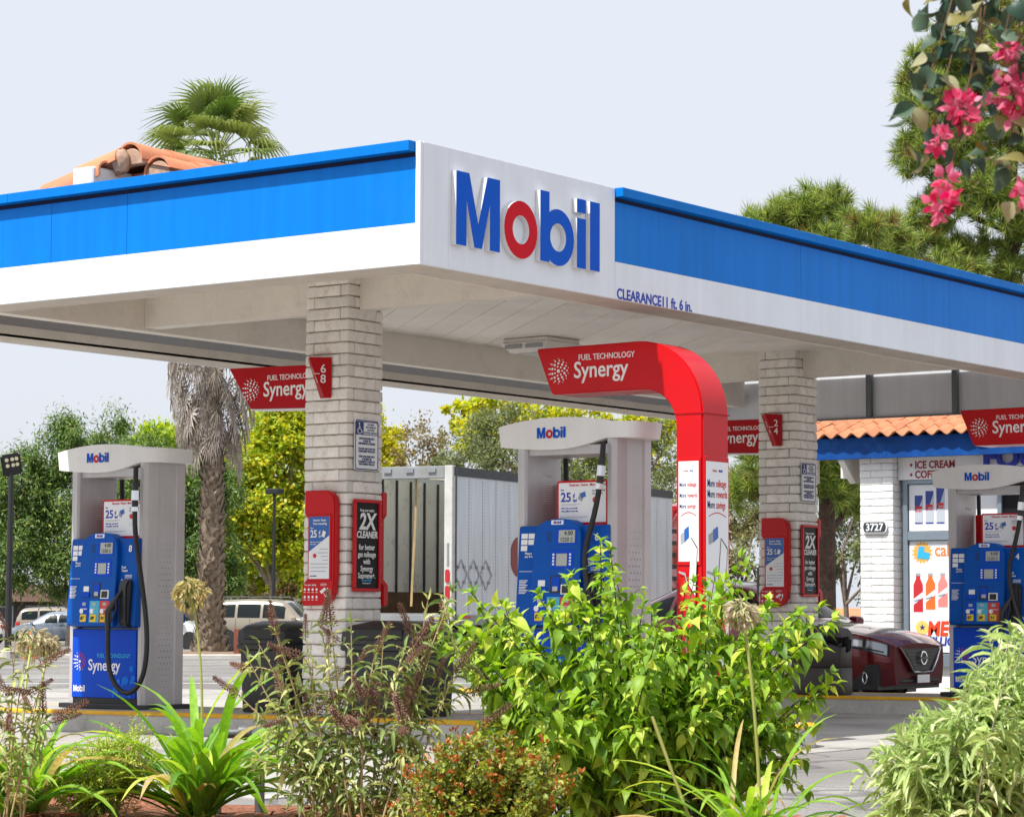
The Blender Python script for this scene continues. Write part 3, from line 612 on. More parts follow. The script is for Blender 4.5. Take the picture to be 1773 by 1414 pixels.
    for sx_ in (-.2, .2):
        b = MB(); b.tube([(sx_-.03, .1, 2.42), (sx_-.02, .1, 2.455), (sx_+.02, .1, 2.455), (sx_+.03, .1, 2.42)], .008, 6); b.build('lifting_eye', M['black'], f)
    return t
def place_pump(t, x, y, label): t.location = (x, y, g(x, y)+.192); t['label'] = label
PY = 3.112
place_pump(make_pump('8'), -5.948, PY, 'fuel pump numbered 8 with looped hose, left of the nearer brick column')
place_pump(make_pump('6', 'hang'), -.725, PY, 'fuel pump numbered 6 rising behind the big leafy bush beside the red arch')
place_pump(make_pump('4', 'hang'), -.70, PY+YI, 'fuel pump cut off by the right picture edge, before the store windows')

# ================================================================ RED ARCHES AND BLADES
def synergy_print(par, y, x0, z0, s=1.):
    """emblem and wording on a face looking along -Y; x0 is the emblem centre"""
    burst(.112*s, M['print_white'], par, FRONT, (x0, y, z0)); text('FUEL TECHNOLOGY', .072*s, M['print_white'], par, FRONT, (x0+.215*s, y, z0+.085*s), bold=.01, sx=.9); text('Synergy', .205*s, M['print_white'], par, FRONT, (x0+.165*s, y, z0-.07*s), bold=.012, sx=.90)
def arch_outline(n=12):
    o = [(-1.06,3.255),(-.05,3.262)]
    o += [(-.05+.61*math.sin(R(90*i/n)), 2.652+.61*math.cos(R(90*i/n))) for i in range(1, n+1)]
    o += [(.56,.0),(.31,.0),(.31,2.56)]
    o += [(0+.31*math.cos(R(90*i/n)), 2.56+.31*math.sin(R(90*i/n))) for i in range(1, n+1)]
    return o+[(-.90,2.868)]
def arch(dx, yc, label):
    zg = g(.4, yc)+.19; t = thing('red_sign_arch', label, 'sign arch', (dx, yc, zg), group='red promotional arches')
    o = arch_outline(); o = [(x, z-zg if z > .1 else 0) for x, z in o]
    b = MB(); b.prism(o, -.195, .195, 'y'); body = b.build('arch_body', M['red'], t, bevel=.012, seg=2)
    z = lambda v: v-zg
    for yy in (-.1955,):
        synergy_print(t, yy-.001, -.83, z(3.06), .92)
    b = MB(); b.box(.30, .57, -.201, .201, z(2.655), z(2.665)); b.build('joint_strip', M['red_dark'], t)
    # poster on the front of the leg
    MB().box(.325, .545, -.205, -.194, z(1.46), z(2.31)).build('poster_frame', M['red'], t, bevel=.004)
    p1 = MB().box(.342, .528, -.2075, -.2045, z(1.49), z(2.28)).build('poster', M['poster_white'], t)
    p2f = MB().box(.555, .571, -.182, .182, z(.62), z(2.32)).build('poster_frame', M['red'], t, bevel=.004)
    p2 = MB().box(.5695, .5745, -.165, .165, z(.66), z(2.28)).build('poster', M['poster_white'], t)
    for par, rd, org, s in ((p1, FRONT, lambda u, v: (.435+u*.56, -.2085, z(v)), .56), (p2, SIDE, lambda u, v: (.5755, u, z(v)), 1.)):
        zo = 0.
        text('Exxon', .028*s, M['print_red'], par, rd, org(-.07, 2.20), sx=.9); text('Mobil', .028*s, M['print_blue'], par, rd, org(.02, 2.20), sx=.9)
        for k, w in enumerate(('mileage', 'rewards', 'savings')):
            text('More', .085*s, M['print_navy'], par, rd, org(-.152, 2.08-.085*k), sx=.60, bold=0.004); text(w, .085*s, M['print_red'], par, rd, org(-.020, 2.08-.085*k), sx=.60, bold=.004)
        def pr(poly, mt, d=.001, nm='print'):
            b = MB(); b.v = [org(u, v) for u, v in poly]; b.v = [(q[0]+(d if rd is SIDE else 0), q[1]-(0 if rd is SIDE else d), q[2]) for q in b.v]; b.f = [list(range(len(poly)))]; b.mi = [0]; b.build(nm, M[mt], par)
        pr([(-.13+.26*i/12, 1.85+.03*math.sin(math.pi*i/12)) for i in range(13)]+[(.13-.26*i/12, 1.842+.03*math.sin(math.pi*(12-i)/12)) for i in range(13)], 'print_red', .0, 'arc_print')
        pr([(-.13,1.62),(-.05,1.65),(-.06,1.73),(-.135,1.70)], 'print_grey', .001, 'card_print'); pr([(-.065,1.64),(.01,1.68),(.005,1.77),(-.07,1.74)], 'poster_blue', .0015, 'card_print')
        pr([(.0,1.30),(.12,1.20),(.17-.02,1.60),(.05,1.68)], 'print_black', .002, 'phone_print'); pr([(.008,1.31),(.112,1.22),(.14,1.59),(.052,1.665)], 'print_white', .0025, 'phone_print')
        pr([(-.02,1.28),(.01,1.30),(.05,1.25),(.11,1.22),(.13,1.08),(.11,.99),(.15,.70),(.11,.70),(.06,.97),(-.02,.95),(-.035,1.10)], 'print_red', .003, 'nozzle_print'); pr([(-.16,1.40),(-.06,1.38),(-.02,1.30),(-.01,1.31),(-.05,1.40),(-.16,1.415)], 'print_grey', .0022, 'spout_print')
        text('Synergy', .042*s, M['print_white'], par, rd, (org(0.005, 1.10)[0]+(.004 if rd is SIDE else 0), org(.005, 1.10)[1]-(.004 if rd is FRONT else 0), z(1.10)), sx=.8); text('Supreme+', .038*s, M['print_white'], par, rd, (org(.005, 1.06)[0]+(.004 if rd is SIDE else 0), org(.005, 1.06)[1]-(.004 if rd is FRONT else 0), z(1.06)), sx=.8)
        lp = [(.0+.05*math.cos(a)*(.8+.3*math.sin(a)), .82+.11*math.sin(a)) for a in [6.28*i/18 for i in range(18)]]; b = MB(); b.tube([org(u, v) for u, v in lp], .0035, 5); b.build('loop_print', M['print_grey'], par)
    return t
arch(0, 3.095, 'red arch with white Synergy lettering curving over the pump numbered 6')
arch(0, 3.095+YI, 'red arch cut by the right picture edge, its tip before the tiled roof')
def blade(yc, label):
    t = thing('synergy_sign', label, 'sign', (0, yc, 0), group='red Synergy blades on the columns')
    MB().prism([(-4.59,3.285),(-3.53,3.27),(-3.53,2.885),(-4.32,2.905)], -.10, .10, 'y').build('blade', M['red_dark'], t, bevel=.006)
    b = MB(); b.prism([(-4.32,2.902),(-3.53,2.882),(-3.53,2.872),(-4.315,2.892)], -.09, .09, 'y'); b.build('trim', M['poster_white'], t)
    synergy_print(t, -.1015, -4.32, 3.075, .92)
blade(3.112, 'red slanted Synergy sign on the left of the nearer column'); blade(3.112+YI, 'red slanted Synergy sign partly hidden between the arch and the farther column')
def vsign(yc, a, c, label):
    t = thing('pump_number_sign', label, 'sign', (0, yc, 0), group='red pump number wedges')
    y0 = -.262; L0, Rg, B0 = (-3.50, y0, 3.30), (-3.36, y0-.15, 3.30), (-3.225, y0, 3.30); L1, R1, B1 = (-3.355, y0, 2.945), (-3.265, y0-.05, 2.945), (-3.225, y0, 2.945)
    b = MB(); b.add([L0, Rg, B0, L1, R1, B1], [(0,1,4,3),(1,2,5,4),(0,2,1),(3,4,5),(0,3,5,2)]); b.build('wedge', M['red_dark'], t, bevel=.002)
    def tx(s, P, Q, O, u, v, size):
        r_ = (Vector(Q)-Vector(P)).normalized(); n_ = (Vector(O)-Vector(P)).cross(r_).normalized(); u_ = n_.cross(r_)
        pt = Vector(P)+r_*u+u_*v+n_*.003; text(s, size, M['print_white'], t, (r_, u_), pt, bold=.005)
    tx(a, Rg, B0, R1, .095, -.10, .11) if False else None
    tx(a, Rg, B0, B1, .10, -.135, .105); tx('_', Rg, B0, B1, .045, -.135, .1); tx(c, Rg, B0, B1, .10, -.225, .105)
    tx(a, L0, Rg, R1, .085, -.14, .085); tx('-', L0, Rg, R1, .10, -.175, .085); tx(c, L0, Rg, R1, .11, -.235, .085)
vsign(3.112, '6', '8', 'red wedge sign with pump numbers 6 and 8 on the nearer column'); vsign(3.112+YI, '2', '4', 'red wedge sign with pump numbers 2 and 4 on the farther column')

def ada(yc, label):
    t = thing('assistance_sign', label, 'sign', (-3.043, yc, 0), group='assistance signs on the columns')
    b = MB(); b.prism([(p[0], p[1]) for p in rrect(-.165, .165, 2.315, 2.76, .03)], 0, .006, 'x'); b.build('plate', M['poster_white'], t)
    b = MB(); o = rrect(-.160, .160, 2.32, 2.755, .027); q = rrect(-.150, .150, 2.33, 2.745, .02); n = len(o); b.v = [(.0072, *p) for p in o]+[(.0072, *p) for p in q]; b.f = [[i, (i+1) % n, n+(i+1) % n, n+i] for i in range(n)]; b.mi = [0]*n; b.build('border', M['print_navy'], t)
    b = MB(); b.box(.006, .0078, -.148, .148, 2.625, 2.742); b.build('header', M['print_navy'], t); b = MB(); b.box(.0078, .0085, -.045, .142, 2.632, 2.735); b.build('header_panel', M['poster_white'], t)
    b = MB(); X = .0088; b.disc((.0078, -.105, 2.722), .009, 8, .001, 'x'); b.tube([(X,-.105,2.71),(X,-.103,2.675),(X,-.08,2.672),(X,-.068,2.645)], .0045, 5); b.tube([(X,-.106,2.69),(X,-.085,2.69)], .0035, 5); b.tube([(X, -.10+.028*math.cos(a), 2.662+.028*math.sin(a)) for a in [R(120+24*i) for i in range(11)]], .0035, 5); b.build('wheelchair_symbol', M['print_white'], t)
    ls = ['CUSTOMERS', 'WITH DISABILITIES', 'CAN OBTAIN', 'REFUELING ASSISTANCE']
    for k, s in enumerate(ls): text(s, .023, M['print_navy'], t, SIDE, (.0088, .05, 2.71-.024*k), align='CENTER', sx=.7, bold=.012)
    ls = ['HONK YOUR HORN ONCE', 'TO HAVE THE', 'PUMP REMOTELY ACTIVATED', '', 'YOU WILL HAVE TO PAY THE', 'CASHIER INSIDE THE FACILITY', '', 'HONK YOUR HORN TWICE', 'TO REQUEST AN', 'ATTENDANT TO ASSIST YOU', 'WITH PUMPING YOUR GAS']
    for k, s in enumerate(ls):
        if s: text(s, .026, M['print_navy'], t, SIDE, (.0075, 0, 2.585-.0225*k), align='CENTER', sx=.66, bold=.012)
ada(3.112, 'blue and white assistance sign high on the nearer column'); ada(3.112+YI, 'blue and white assistance sign high on the farther column')

def ad_frame(yc, label):
    t = thing('poster_frame', label, 'poster', (-3.04, yc, 0), group='black posters on the columns')
    b = MB()
    for a in ((-.185,.185,1.255,1.285),(-.185,.185,2.03,2.06),(-.185,-.155,1.286,2.029),(.155,.185,1.286,2.029)): b.box(0, .032, *a)
    b.build('frame', M['red'], t, bevel=.006); p = MB().box(0, .014, -.156, .156, 1.284, 2.031).build('poster', M['poster_black'], t)
    def c(s, size, z, **k): text(s, size, M['print_white'], p, SIDE, (.0155, 0, z), align='CENTER', **k)
    c('Keep your engine', .032, 1.955, sx=.85); c('2X', .20, 1.80, bold=.03, shear=.15, sx=.9); c('CLEANER', .082, 1.725, bold=.03, shear=.15, sx=.82)
    for k, s in enumerate(('for better', 'gas mileage', 'with', 'Synergy', 'Supreme+.')): c(s, .068, 1.62-.062*k, sx=.8)
    text('Exxon Mobil', .032, M['print_cyan'], p, SIDE, (.0155, 0, 1.385-.04), align='CENTER', sx=.8); c('Synergy Supreme+', .015, 1.325)
ad_frame(3.112, 'black 2X CLEANER poster in red frame on the nearer column'); ad_frame(3.112+YI, 'black 2X CLEANER poster in red frame on the farther column')

def safety_unit(yc, sgn, label):
    """red moulded panel with poster window, on the face looking along -Y (sgn=1) or +Y (sgn=-1)"""
    t = thing('safety_panel', label, 'safety panel', (-3.302+(.075 if sgn < 0 else 0), yc, 0), group='red safety panels on the columns')
    if sgn < 0: t.rotation_euler.z = math.pi
    y = -.252
    o = [(-.165,1.93),(-.165,2.135),(.06,2.135)]+[(.06+.12*math.sin(R(15*i)), 2.015+.12*math.cos(R(15*i))) for i in range(1, 7)]+[(.18,1.37),(.165,1.24),(.12,1.17),(.03,1.135),(-.185,1.13),(-.185,1.31),(-.15,1.345),(-.125,1.37),(-.125,1.89)]
    b = MB(); b.prism(o, y-.075, y, 'y'); b.build('moulding', M['red'], t, bevel=.008, seg=2)
    b = MB(); b.box(-.115, .150, y-.086, y-.07, 1.345, 1.925); b.build('poster_frame', M['red'], t, bevel=.006)
    p = MB().box(-.098, .133, y-.089, y-.085, 1.365, 1.905).build('poster', M['poster_white'], t)
    b = MB(); b.add([(x, y-.0905, z) for x, z in ((-.098,1.60),(.133,1.74),(.133,1.905),(-.098,1.905))], [(0,1,2,3)]); b.build('poster_blue_field', M['poster_blue'], p)
    def c(s, size, x, z, mt='print_white', **k): text(s, size, M[mt], p, FRONT, (x, y-.092, z), **k)
    c('Smarter. Faster.', .028, -.05, 1.865, sx=.85); c('More rewarding.', .028, -.05, 1.835, sx=.85); c('Earn', .02, -.08, 1.80); c('25', .09, -.08, 1.725, sx=.85, bold=.02); c('¢', .05, .015, 1.755); c('/gal', .025, .015, 1.728); c('After that, earn 6¢ off', .014, -.08, 1.68); c('every gallon', .014, -.08, 1.662)
    b = MB(); b.add([(x, y-.093, z) for x, z in ((.05,1.735),(.08,1.72),(.10,1.77),(.065,1.785))], [(0,1,2,3)]); b.build('card_print', M['print_white'], p)
    b = MB()
    for k, (x0, x1) in enumerate(((.03,.12),(.0,.12),(.04,.12),(.06,.12),(-.08,.12),(-.08,.11),(-.08,.1))): b.box(x0, x1, y-.0915, y-.0892, 1.62-.032*k, 1.625-.032*k)
    b.build('fine_print', M['print_grey'], p); b = MB(); b.disc((-.03, y-.089, 1.565), .02, 12, .002); b.build('seal_print', M['print_red'], p); c('Exxon Mobil', .014, -.08, 1.385, 'print_navy')
    text('For your safety', .022, M['print_white'], t, FRONT, (-.155, y-.077, 1.305)); text('CCTV', .026, M['print_white'], t, FRONT, (.03, y-.077, 1.305), bold=.02)
    b = MB()
    for i in range(4):
        for j in range(2): b.disc((-.15+.045*i, y-.076, 1.272-.065*j), .012, 10, .0015); b.box(-.162+.045*i, -.138+.045*i, y-.0775, y-.076, 1.245-.065*j, 1.25-.065*j)
    b.prism([(.02,1.255),(.075,1.29),(.095,1.27),(.04,1.235)], y-.078, y-.076, 'y'); b.prism([(.10,1.24),(.115,1.24),(.115,1.285),(.10,1.285)], y-.078, y-.076, 'y'); b.prism([(.06,1.245),(.07,1.24),(.085,1.215),(.105,1.25),(.112,1.243),(.087,1.205)], y-.078, y-.076, 'y')
    b.build('pictograms', M['print_white'], t, fixn=False)
safety_unit(3.112, 1, 'red safety panel with 25 cent poster facing out on the nearer column'); safety_unit(3.112, -1, 'red panel seen edge-on behind the nearer column'); safety_unit(3.112+YI, 1, 'red safety panel with 25 cent poster facing out on the farther column'); safety_unit(3.112+YI, -1, 'red panel seen edge-on behind the farther column')

# ================================================================ BINS ON THE ISLANDS
M['bin_brown'] = mat('bin_brown', (.055,.045,.040), .5, var=.15, vs=5, bump=.0006, bs=100)
def black_bin(x, y, rz, w, d, label):
    t = thing('waste_bin', label, 'waste bin', (x, y, g(x, y)+.192), rz, 'black bins beside the nearer column')
    def ring(w, d, r, z): return [(p[0], p[1], z) for p in rrect(-w/2, w/2, -d/2, d/2, r, 3)]
    def loft(rs):
        b = MB(); n = len(rs[0])
        for q in rs: b.v += q
        b.f += [[k*n+i, k*n+(i+1) % n, (k+1)*n+(i+1) % n, (k+1)*n+i] for k in range(len(rs)-1) for i in range(n)]+[list(range(n))[::-1], list(range((len(rs)-1)*n, len(rs)*n))]; b.mi = [0]*len(b.f); return b
    loft([ring(w*.84, d*.84, .04, 0), ring(w*.86, d*.86, .05, .03), ring(w*.92, d*.92, .05, .55)]).build('tub', M['black_plastic'], t, smooth=True, angle=40)
    loft([ring(w*.96, d*.96, .05, .55), ring(w, d, .05, .56), ring(w, d, .05, .60), ring(w*.97, d*.97, .05, .605), ring(w, d, .06, .63), ring(w*.98, d*.98, .06, .72), ring(w*.86, d*.84, .08, .77), ring(w*.5, d*.5, .1, .81)]).build('lid', M['black_plastic'], t, smooth=True, angle=40)
    for s in (-1, 1): MB().box(-w*.3, w*.3, s*d*.5-.012, s*d*.5+.012, .645, .74).build('opening_flap', M['black'], t, bevel=.008)
    for s in (-1, 1): MB().box(s*w*.505-.012, s*w*.505+.012, -d*.25, d*.25, .57, .6).build('handle', M['black_plastic'], t, bevel=.005)
    return t
black_bin(-2.50, 2.93, 0, .88, .60, 'wide black lidded bin against the right side of the nearer column')
black_bin(-4.05, 3.15, 0, .58, .58, 'black lidded bin just left of the nearer column')
def brown_bin(x, y, label):
    t = thing('waste_bin', label, 'waste bin', (x, y, g(x, y)+.192))
    def ring(r, z, n=8, k=.92): return [(r*math.cos(R(22.5+360*i/n)), r*math.sin(R(22.5+360*i/n)), z) for i in range(n)]
    def loft(rs):
        b = MB(); n = len(rs[0])
        for q in rs: b.v += q
        b.f += [[k*n+i, k*n+(i+1) % n, (k+1)*n+(i+1) % n, (k+1)*n+i] for k in range(len(rs)-1) for i in range(n)]+[list(range(n))[::-1], list(range((len(rs)-1)*n, len(rs)*n))]; b.mi = [0]*len(b.f); return b
    loft([ring(.33, 0), ring(.34, .02), ring(.34, .30)]).build('tub', M['bin_brown'], t, bevel=.01); loft([ring(.335, .304), ring(.335, .60)]).build('shell', M['bin_brown'], t, bevel=.01)
    loft([ring(.345, .604), ring(.345, .66), ring(.30, .72), ring(.18, .755)]).build('dome', M['bin_brown'], t, smooth=True)
    MB().box(-.36, -.2, -.34, -.1, .38, .58).build('opening', M['black'], t, bevel=.01)
    b = MB()
    def F(u, v): a = R(-110+110*u); return ((.35+.03*math.sin(9*u+5*v))*math.cos(a), (.35+.03*math.sin(9*u+5*v))*math.sin(a), .64-.09*v*(.5+.8*u)+.012*math.sin(14*u))
    b.grid(F, 14, 5); b.build('bin_liner', M['poster_black'], t, smooth=True)
    b = MB(); b.tube([(.34,-.05,.63),(.40,-.10,.60),(.41,-.14,.50),(.37,-.10,.47)], [.03,.035,.03,.012], 7, flat=.4); b.build('liner_knot', M['poster_black'], t, smooth=True)
brown_bin(-2.70, 10.62, 'brown panelled bin with black liner in front of the maroon car')
# towel dispensers peeking out behind the columns
M['dispenser'] = mat('dispenser_olive', (.30,.30,.17), .5, var=.06); M['smoke'] = mat('smoked_plastic', (.035,.045,.04), .15, var=.1, coat=.3)
for yc, lb in ((3.112, 'smoked plastic towel dispenser poking out left of the nearer column'), (3.112+YI, 'smoked plastic towel dispenser poking out left of the farther column')):
    t = thing('towel_dispenser', lb, 'dispenser', (-3.63, yc+.10, 1.17), group='towel dispensers'); 
    b = MB(); b.prism(rrect(-.10, .10, 0, .44, .06, 4), -.10, .02, 'y'); b.build('cover', M['smoke'], t, bevel=.02, seg=2)
    b = MB(); b.prism(rrect(-.115, .115, .0, .42, .03, 3), .02, .10, 'y'); b.build('back_box', M['dispenser'], t, bevel=.01); MB().box(-.03, .03, -.108, -.098, .12, .30).build('label_plate', M['print_grey'], t)
# ================================================================ STORE
M['wall_white'] = mat('store_wall', (.86,.85,.83), .75, var=.04, vs=2, fine=.03, bump=.001, bs=60)
M['block_white'] = mat('store_block', (.80,.79,.77), .75, var=.05, vs=4, fine=.03, orand=.04, bump=.003, bs=30)
M['eave_blue'] = mat('eave_blue', (.003,.055,.24), .6, var=.25, vs=3, dark=(.015,.12,.42), dscale=2.5, damt=.6, spec=.2)
M['alu'] = mat('window_frame', (.25,.31,.36), .4, metal=.5, var=.06)
M['screen_grey'] = mat('screen_panel', (.27,.28,.31), .55, var=.06, vs=1.2, streak=.12)
M['post_grey'] = mat('screen_post', (.10,.115,.125), .5, metal=.3, var=.1)
M['glass_dark'] = mat('window_glass', (.02,.024,.026), .06, var=.1, coat=.3)
store = thing('store_building', 'white block store with orange tiled eave and blue fascia behind the pumps', 'building', (0, 0, 0))
SZ = -.08
wl = MB().box(-5.54, 4.0, 18.06, 18.3, SZ, 3.6).build('wall', M['wall_white'], store)
MB().box(-5.9, 4, 18.6, 26, SZ, 3.9).build('rear_wall', M['wall_white'], store)
pier = MB().box(-6.04, -5.58, 17.84, 18.5, SZ, 3.34).build('pier', M['mortar'], store)
sb_ = [slump(.392, .09, .099, 40+k, False) for k in range(4)]; sh_ = [slump(.195, .09, .099, 50+k, False) for k in range(3)]
for me in sb_+sh_: me.materials.clear(); me.materials.append(M['block_white'])
for i in range(33):
    z = SZ+.1016*i; off = i % 2
    xs_ = ((0, .392), (.397, .195), ) if off else ((0, .195), (.2, .392))
    for x, l in xs_: obj('block', random.choice(sb_ if l > .3 else sh_), pier, T(-6.075+x*.875, 17.80+random.uniform(-.001, .001), z) @ Matrix.Diagonal((.875, 1, 1, 1)))
    ys_ = ((0, .392), (.397, .195)) if not off else ((0, .195), (.2, .392))
    for y, l in ys_: obj('block', random.choice(sb_ if l > .3 else sh_), pier, T(-5.555, 17.84+y, z) @ Matrix.Rotation(math.pi/2, 4, 'Z'))
def wbar(x0, x1, z0, z1, nm='window_frame'): return MB().box(x0, x1, 17.98, 18.05, z0, z1).build(nm, M['alu'], store, bevel=.004)
wbar(-5.50, -5.43, SZ+.45, 2.93); wbar(-5.428, -1, 2.87, 2.93); wbar(-5.428, -1, 2.08, 2.20); wbar(-5.428, -1, SZ+.40, .50)
for x in (-4.05, -2.6, -1.2): wbar(x, x+.06, .502, 2.078); wbar(x, x+.06, 2.202, 2.868)
MB().box(-5.44, -1, 18.045, 18.058, .45, 2.9).build('window_glass', M['glass_dark'], store)
MB().box(-5.545, 4, 17.94, 18.0, 2.93, 3.42).build('sign_band', M['wall_white'], store)
for s, z in (('• ICE CREAM', 3.085), ('• COFFEE', 2.95)): text(s, .145, mat('print_maroon', (.35,.02,.02), .5, var=.03), store, FRONT, (-5.36, 17.936, z), bold=.03, sx=.86)
fo = text('FOOD', .42, M['print_blue'], store, FRONT, (-4.22, 17.90, 3.06), bold=.03, ext=.03, name='raised_lettering')
# window posters
WY = 18.03
def wposter(nm, mt, x0, x1, z0, z1): return MB().box(x0, x1, WY-.006, WY, z0, z1).build(nm, mt, store)
p = wposter('poster', M['poster_white'], -5.42, -4.07, 2.21, 2.86)
canb = mat('can_blue', (.02,.05,.28), .35, var=.05); cans = mat('can_silver', (.48,.52,.58), .35, var=.05)
for k in range(3):
    x, h = -5.33+.168*k, .40+.06*k; z = 2.31
    c = MB().box(x, x+.122, WY-.009, WY-.0055, z, z+h).build('can_print', canb, p)
    b = MB(); b.add([(a, WY-.0105, q) for a, q in ((x+.122, z+.02), (x+.122, z+h*.9), (x+.062, z+h*.55), (x+.0, z+.18), (x, z+.02))], [(0,1,2,3,4)]); b.build('can_panel', cans, c)
    MB().box(x+.01, x+.112, WY-.0115, WY-.0103, z+.21+.02*k, z+.25+.02*k).build('can_band', M['print_red'], c); text('Red Bull', .05, M['print_red'], c, FRONT, (x+.002, WY-.0118, z+.17+.02*k), sx=.62, bold=.02)
p = wposter('poster', M['poster_white'], -5.42, -4.07, .52, 2.07)
star = [(-5.22+(.125+.04*(i % 2))*math.cos(R(11.25*i)), 1.91+(.125+.04*(i % 2))*math.sin(R(11.25*i))) for i in range(32)]
b = MB(); b.prism(star, WY-.008, WY-.006, 'y'); b.build('sun_print', mat('print_sun', (.85,.42,.08), .5), p); b = MB(); b.prism([(-5.30,1.83),(-5.12,1.81),(-5.10,1.90),(-5.19,1.92),(-5.18,1.99),(-5.27,2.0)], WY-.012, WY-.008, 'y'); b.build('letter_print', M['print_cyan'], p)
text('calottery', .25, mat('print_orange', (.75,.22,.05), .5, var=0), p, FRONT, (-5.03, WY-.008, 1.86), sx=.85)
for k, (c1_, nm) in enumerate((((.55,.02,.03), 'red'), ((.80,.16,.02), 'orange'), ((.80,.24,.22), 'pink'))):
    x = -5.36+.19*k; bm_ = mat('drink_'+nm, c1_, .3, var=.08); z0 = 1.08+.035*k; h = .54-.035*k
    b = MB(); b.prism([(x,z0),(x+.145,z0),(x+.145,z0+h*.70),(x+.105,z0+h*.86),(x+.105,z0+h*.93),(x+.04,z0+h*.93),(x+.04,z0+h*.86),(x,z0+h*.70)], WY-.009, WY-.006, 'y'); bt = b.build('bottle_print', bm_, p); MB().box(x+.035, x+.11, WY-.0095, WY-.0062, z0+h*.935, z0+h).build('cap_print', M['print_grey'], bt)
    b = MB(); b.prism([(x,z0+.1),(x+.145,z0+.2),(x+.145,z0+.28),(x,z0+.18)], WY-.0105, WY-.0088, 'y'); b.build('label_print', M['print_white'], bt); text('Snapple', .046, M['print_navy'], bt, ((.95,0,.3),(-.3,0,.95)), (x+.01, WY-.0115, z0+.135), sx=.75, bold=.01)
b = MB(); b.disc((-5.23, WY-.006, .86), .10, 18, .003); b.build('ball_print', mat('print_gold', (.85,.62,.15), .5), p)
text('★', .1, M['print_navy'], p, FRONT, (-5.275, WY-.010, .83)); text('MEGA', .27, mat('print_vermilion', (.75,.06,.01), .5, var=0), p, FRONT, (-5.15, WY-.0115, .76), bold=.04, sx=.9, shear=.12); text('MILLIONS', .16, M['print_blue'], p, FRONT, (-5.20, WY-.0105, .62), bold=.035, sx=.95, shear=.12)
p = wposter('poster', M['poster_black'], -3.98, -2.62, 2.21, 2.86)
for dx in (-3.62, -2.95):
    for k in range(3):
        x = dx+.085*k; b = MB(); b.prism([(x,2.80),(x+.05,2.82),(x+.065,2.62),(x+.05,2.46),(x+.035,2.40),(x+.028,2.5),(x+.0,2.62)], WY-.009, WY-.006, 'y'); b.build('claw_print', mat('print_green', (.30,.75,.15), .5, var=.05), p)
text('MONSTER', .13, M['print_white'], p, FRONT, (-3.33, WY-.008, 2.60), sx=.8, bold=.02); text('ENERGY', .07, M['print_white'], p, FRONT, (-3.22, WY-.008, 2.51), sx=1.1, bold=.02)
wposter('poster', M['poster_white'], -3.98, -2.62, .52, 2.07)
# eave, brackets, soffit
EY = 17.60
for a, c in ((-7.15, -5.55), (-5.55, -2.5), (-2.5, 4)): MB().box(a+.001, c-.001, EY, EY+.05, 3.225, 3.53).build('eave_board', M['eave_blue'], store, bevel=.004)
MB().box(-7.15, 4, EY+.052, 19.4, 3.44, 3.47).build('soffit', M['white_paint'], store)
for x in (-7.0, -6.35, -3.2): MB().prism([(EY+.06,3.20),(EY+.06,3.43),(18.12,3.43),(18.12,2.92),(18.0,2.90)], x, x+.1, 'x').build('bracket', M['white_paint'], store, bevel=.005)
MB().box(-7.15, -6.0, 19.2, 19.35, 3.05, 3.43).build('porch_beam', M['white_paint'], store)
num = MB(); num.prism([(-6.0,2.20),(-5.97,2.185),(-5.68,2.185),(-5.65,2.20),(-5.63,2.27),(-5.65,2.335),(-5.68,2.35),(-5.97,2.35),(-6.0,2.335),(-6.02,2.27)], 17.755, 17.785, 'y')
pl = num.build('number_plate', M['print_white'], store); b = MB(); b.prism([(-5.99,2.21),(-5.965,2.197),(-5.685,2.197),(-5.66,2.21),(-5.645,2.27),(-5.66,2.325),(-5.685,2.338),(-5.965,2.338),(-5.99,2.325),(-6.005,2.27)], 17.750, 17.7555, 'y'); b.build('plate_face', mat('slate', (.03,.04,.05), .5), pl); text('3727', .145, M['print_white'], pl, FRONT, (-5.825, 17.748, 2.218), align='CENTER', bold=.02, sx=.95)
# S-tiles on the eave
def s_tile():
    b = MB(); n = 12; wd, ln = .225, .44
    def prof(j): u = j/n; return (u*wd*1.08, .030+.034*math.cos(2*math.pi*u*1.04))
    for th in (0, -.016):
        for i in range(2): b.v += [(prof(j)[0], i*ln, prof(j)[1]+th) for j in range(n+1)]
    w_ = n+1
    for j in range(n): b.f += [[j, j+1, w_+j+1, w_+j], [2*w_+j, 3*w_+j, 3*w_+j+1, 2*w_+j+1], [j, 2*w_+j, 2*w_+j+1, j+1], [w_+j, w_+j+1, 3*w_+j+1, 3*w_+j]]; b.mi += [0]*4
    return b.mesh('tile', M['tile'], smooth=True)
st = s_tile(); tr_ = MB().add([(-7.12,EY+.03,3.525),(4,EY+.03,3.525),(4,19.3,4.16),(-7.12,19.3,4.16)], [(0,1,2,3)]).build('tile_roof', M['eave_blue'], store)
sl = math.atan2(.66, 2.0)
for r_ in range(6):
    for c in range(49):
        y = EY-.13+.335*r_*math.cos(sl); z = 3.53+.335*r_*math.sin(sl)
        obj('tile', st, tr_, T(-7.15+.225*c+random.uniform(-.006, .006), y+random.uniform(-.012, .012), z+random.uniform(-.003, .004)) @ Matrix.Rotation(sl-.04, 4, 'X') @ Matrix.Rotation(random.uniform(-.03, .03), 4, 'Z'))
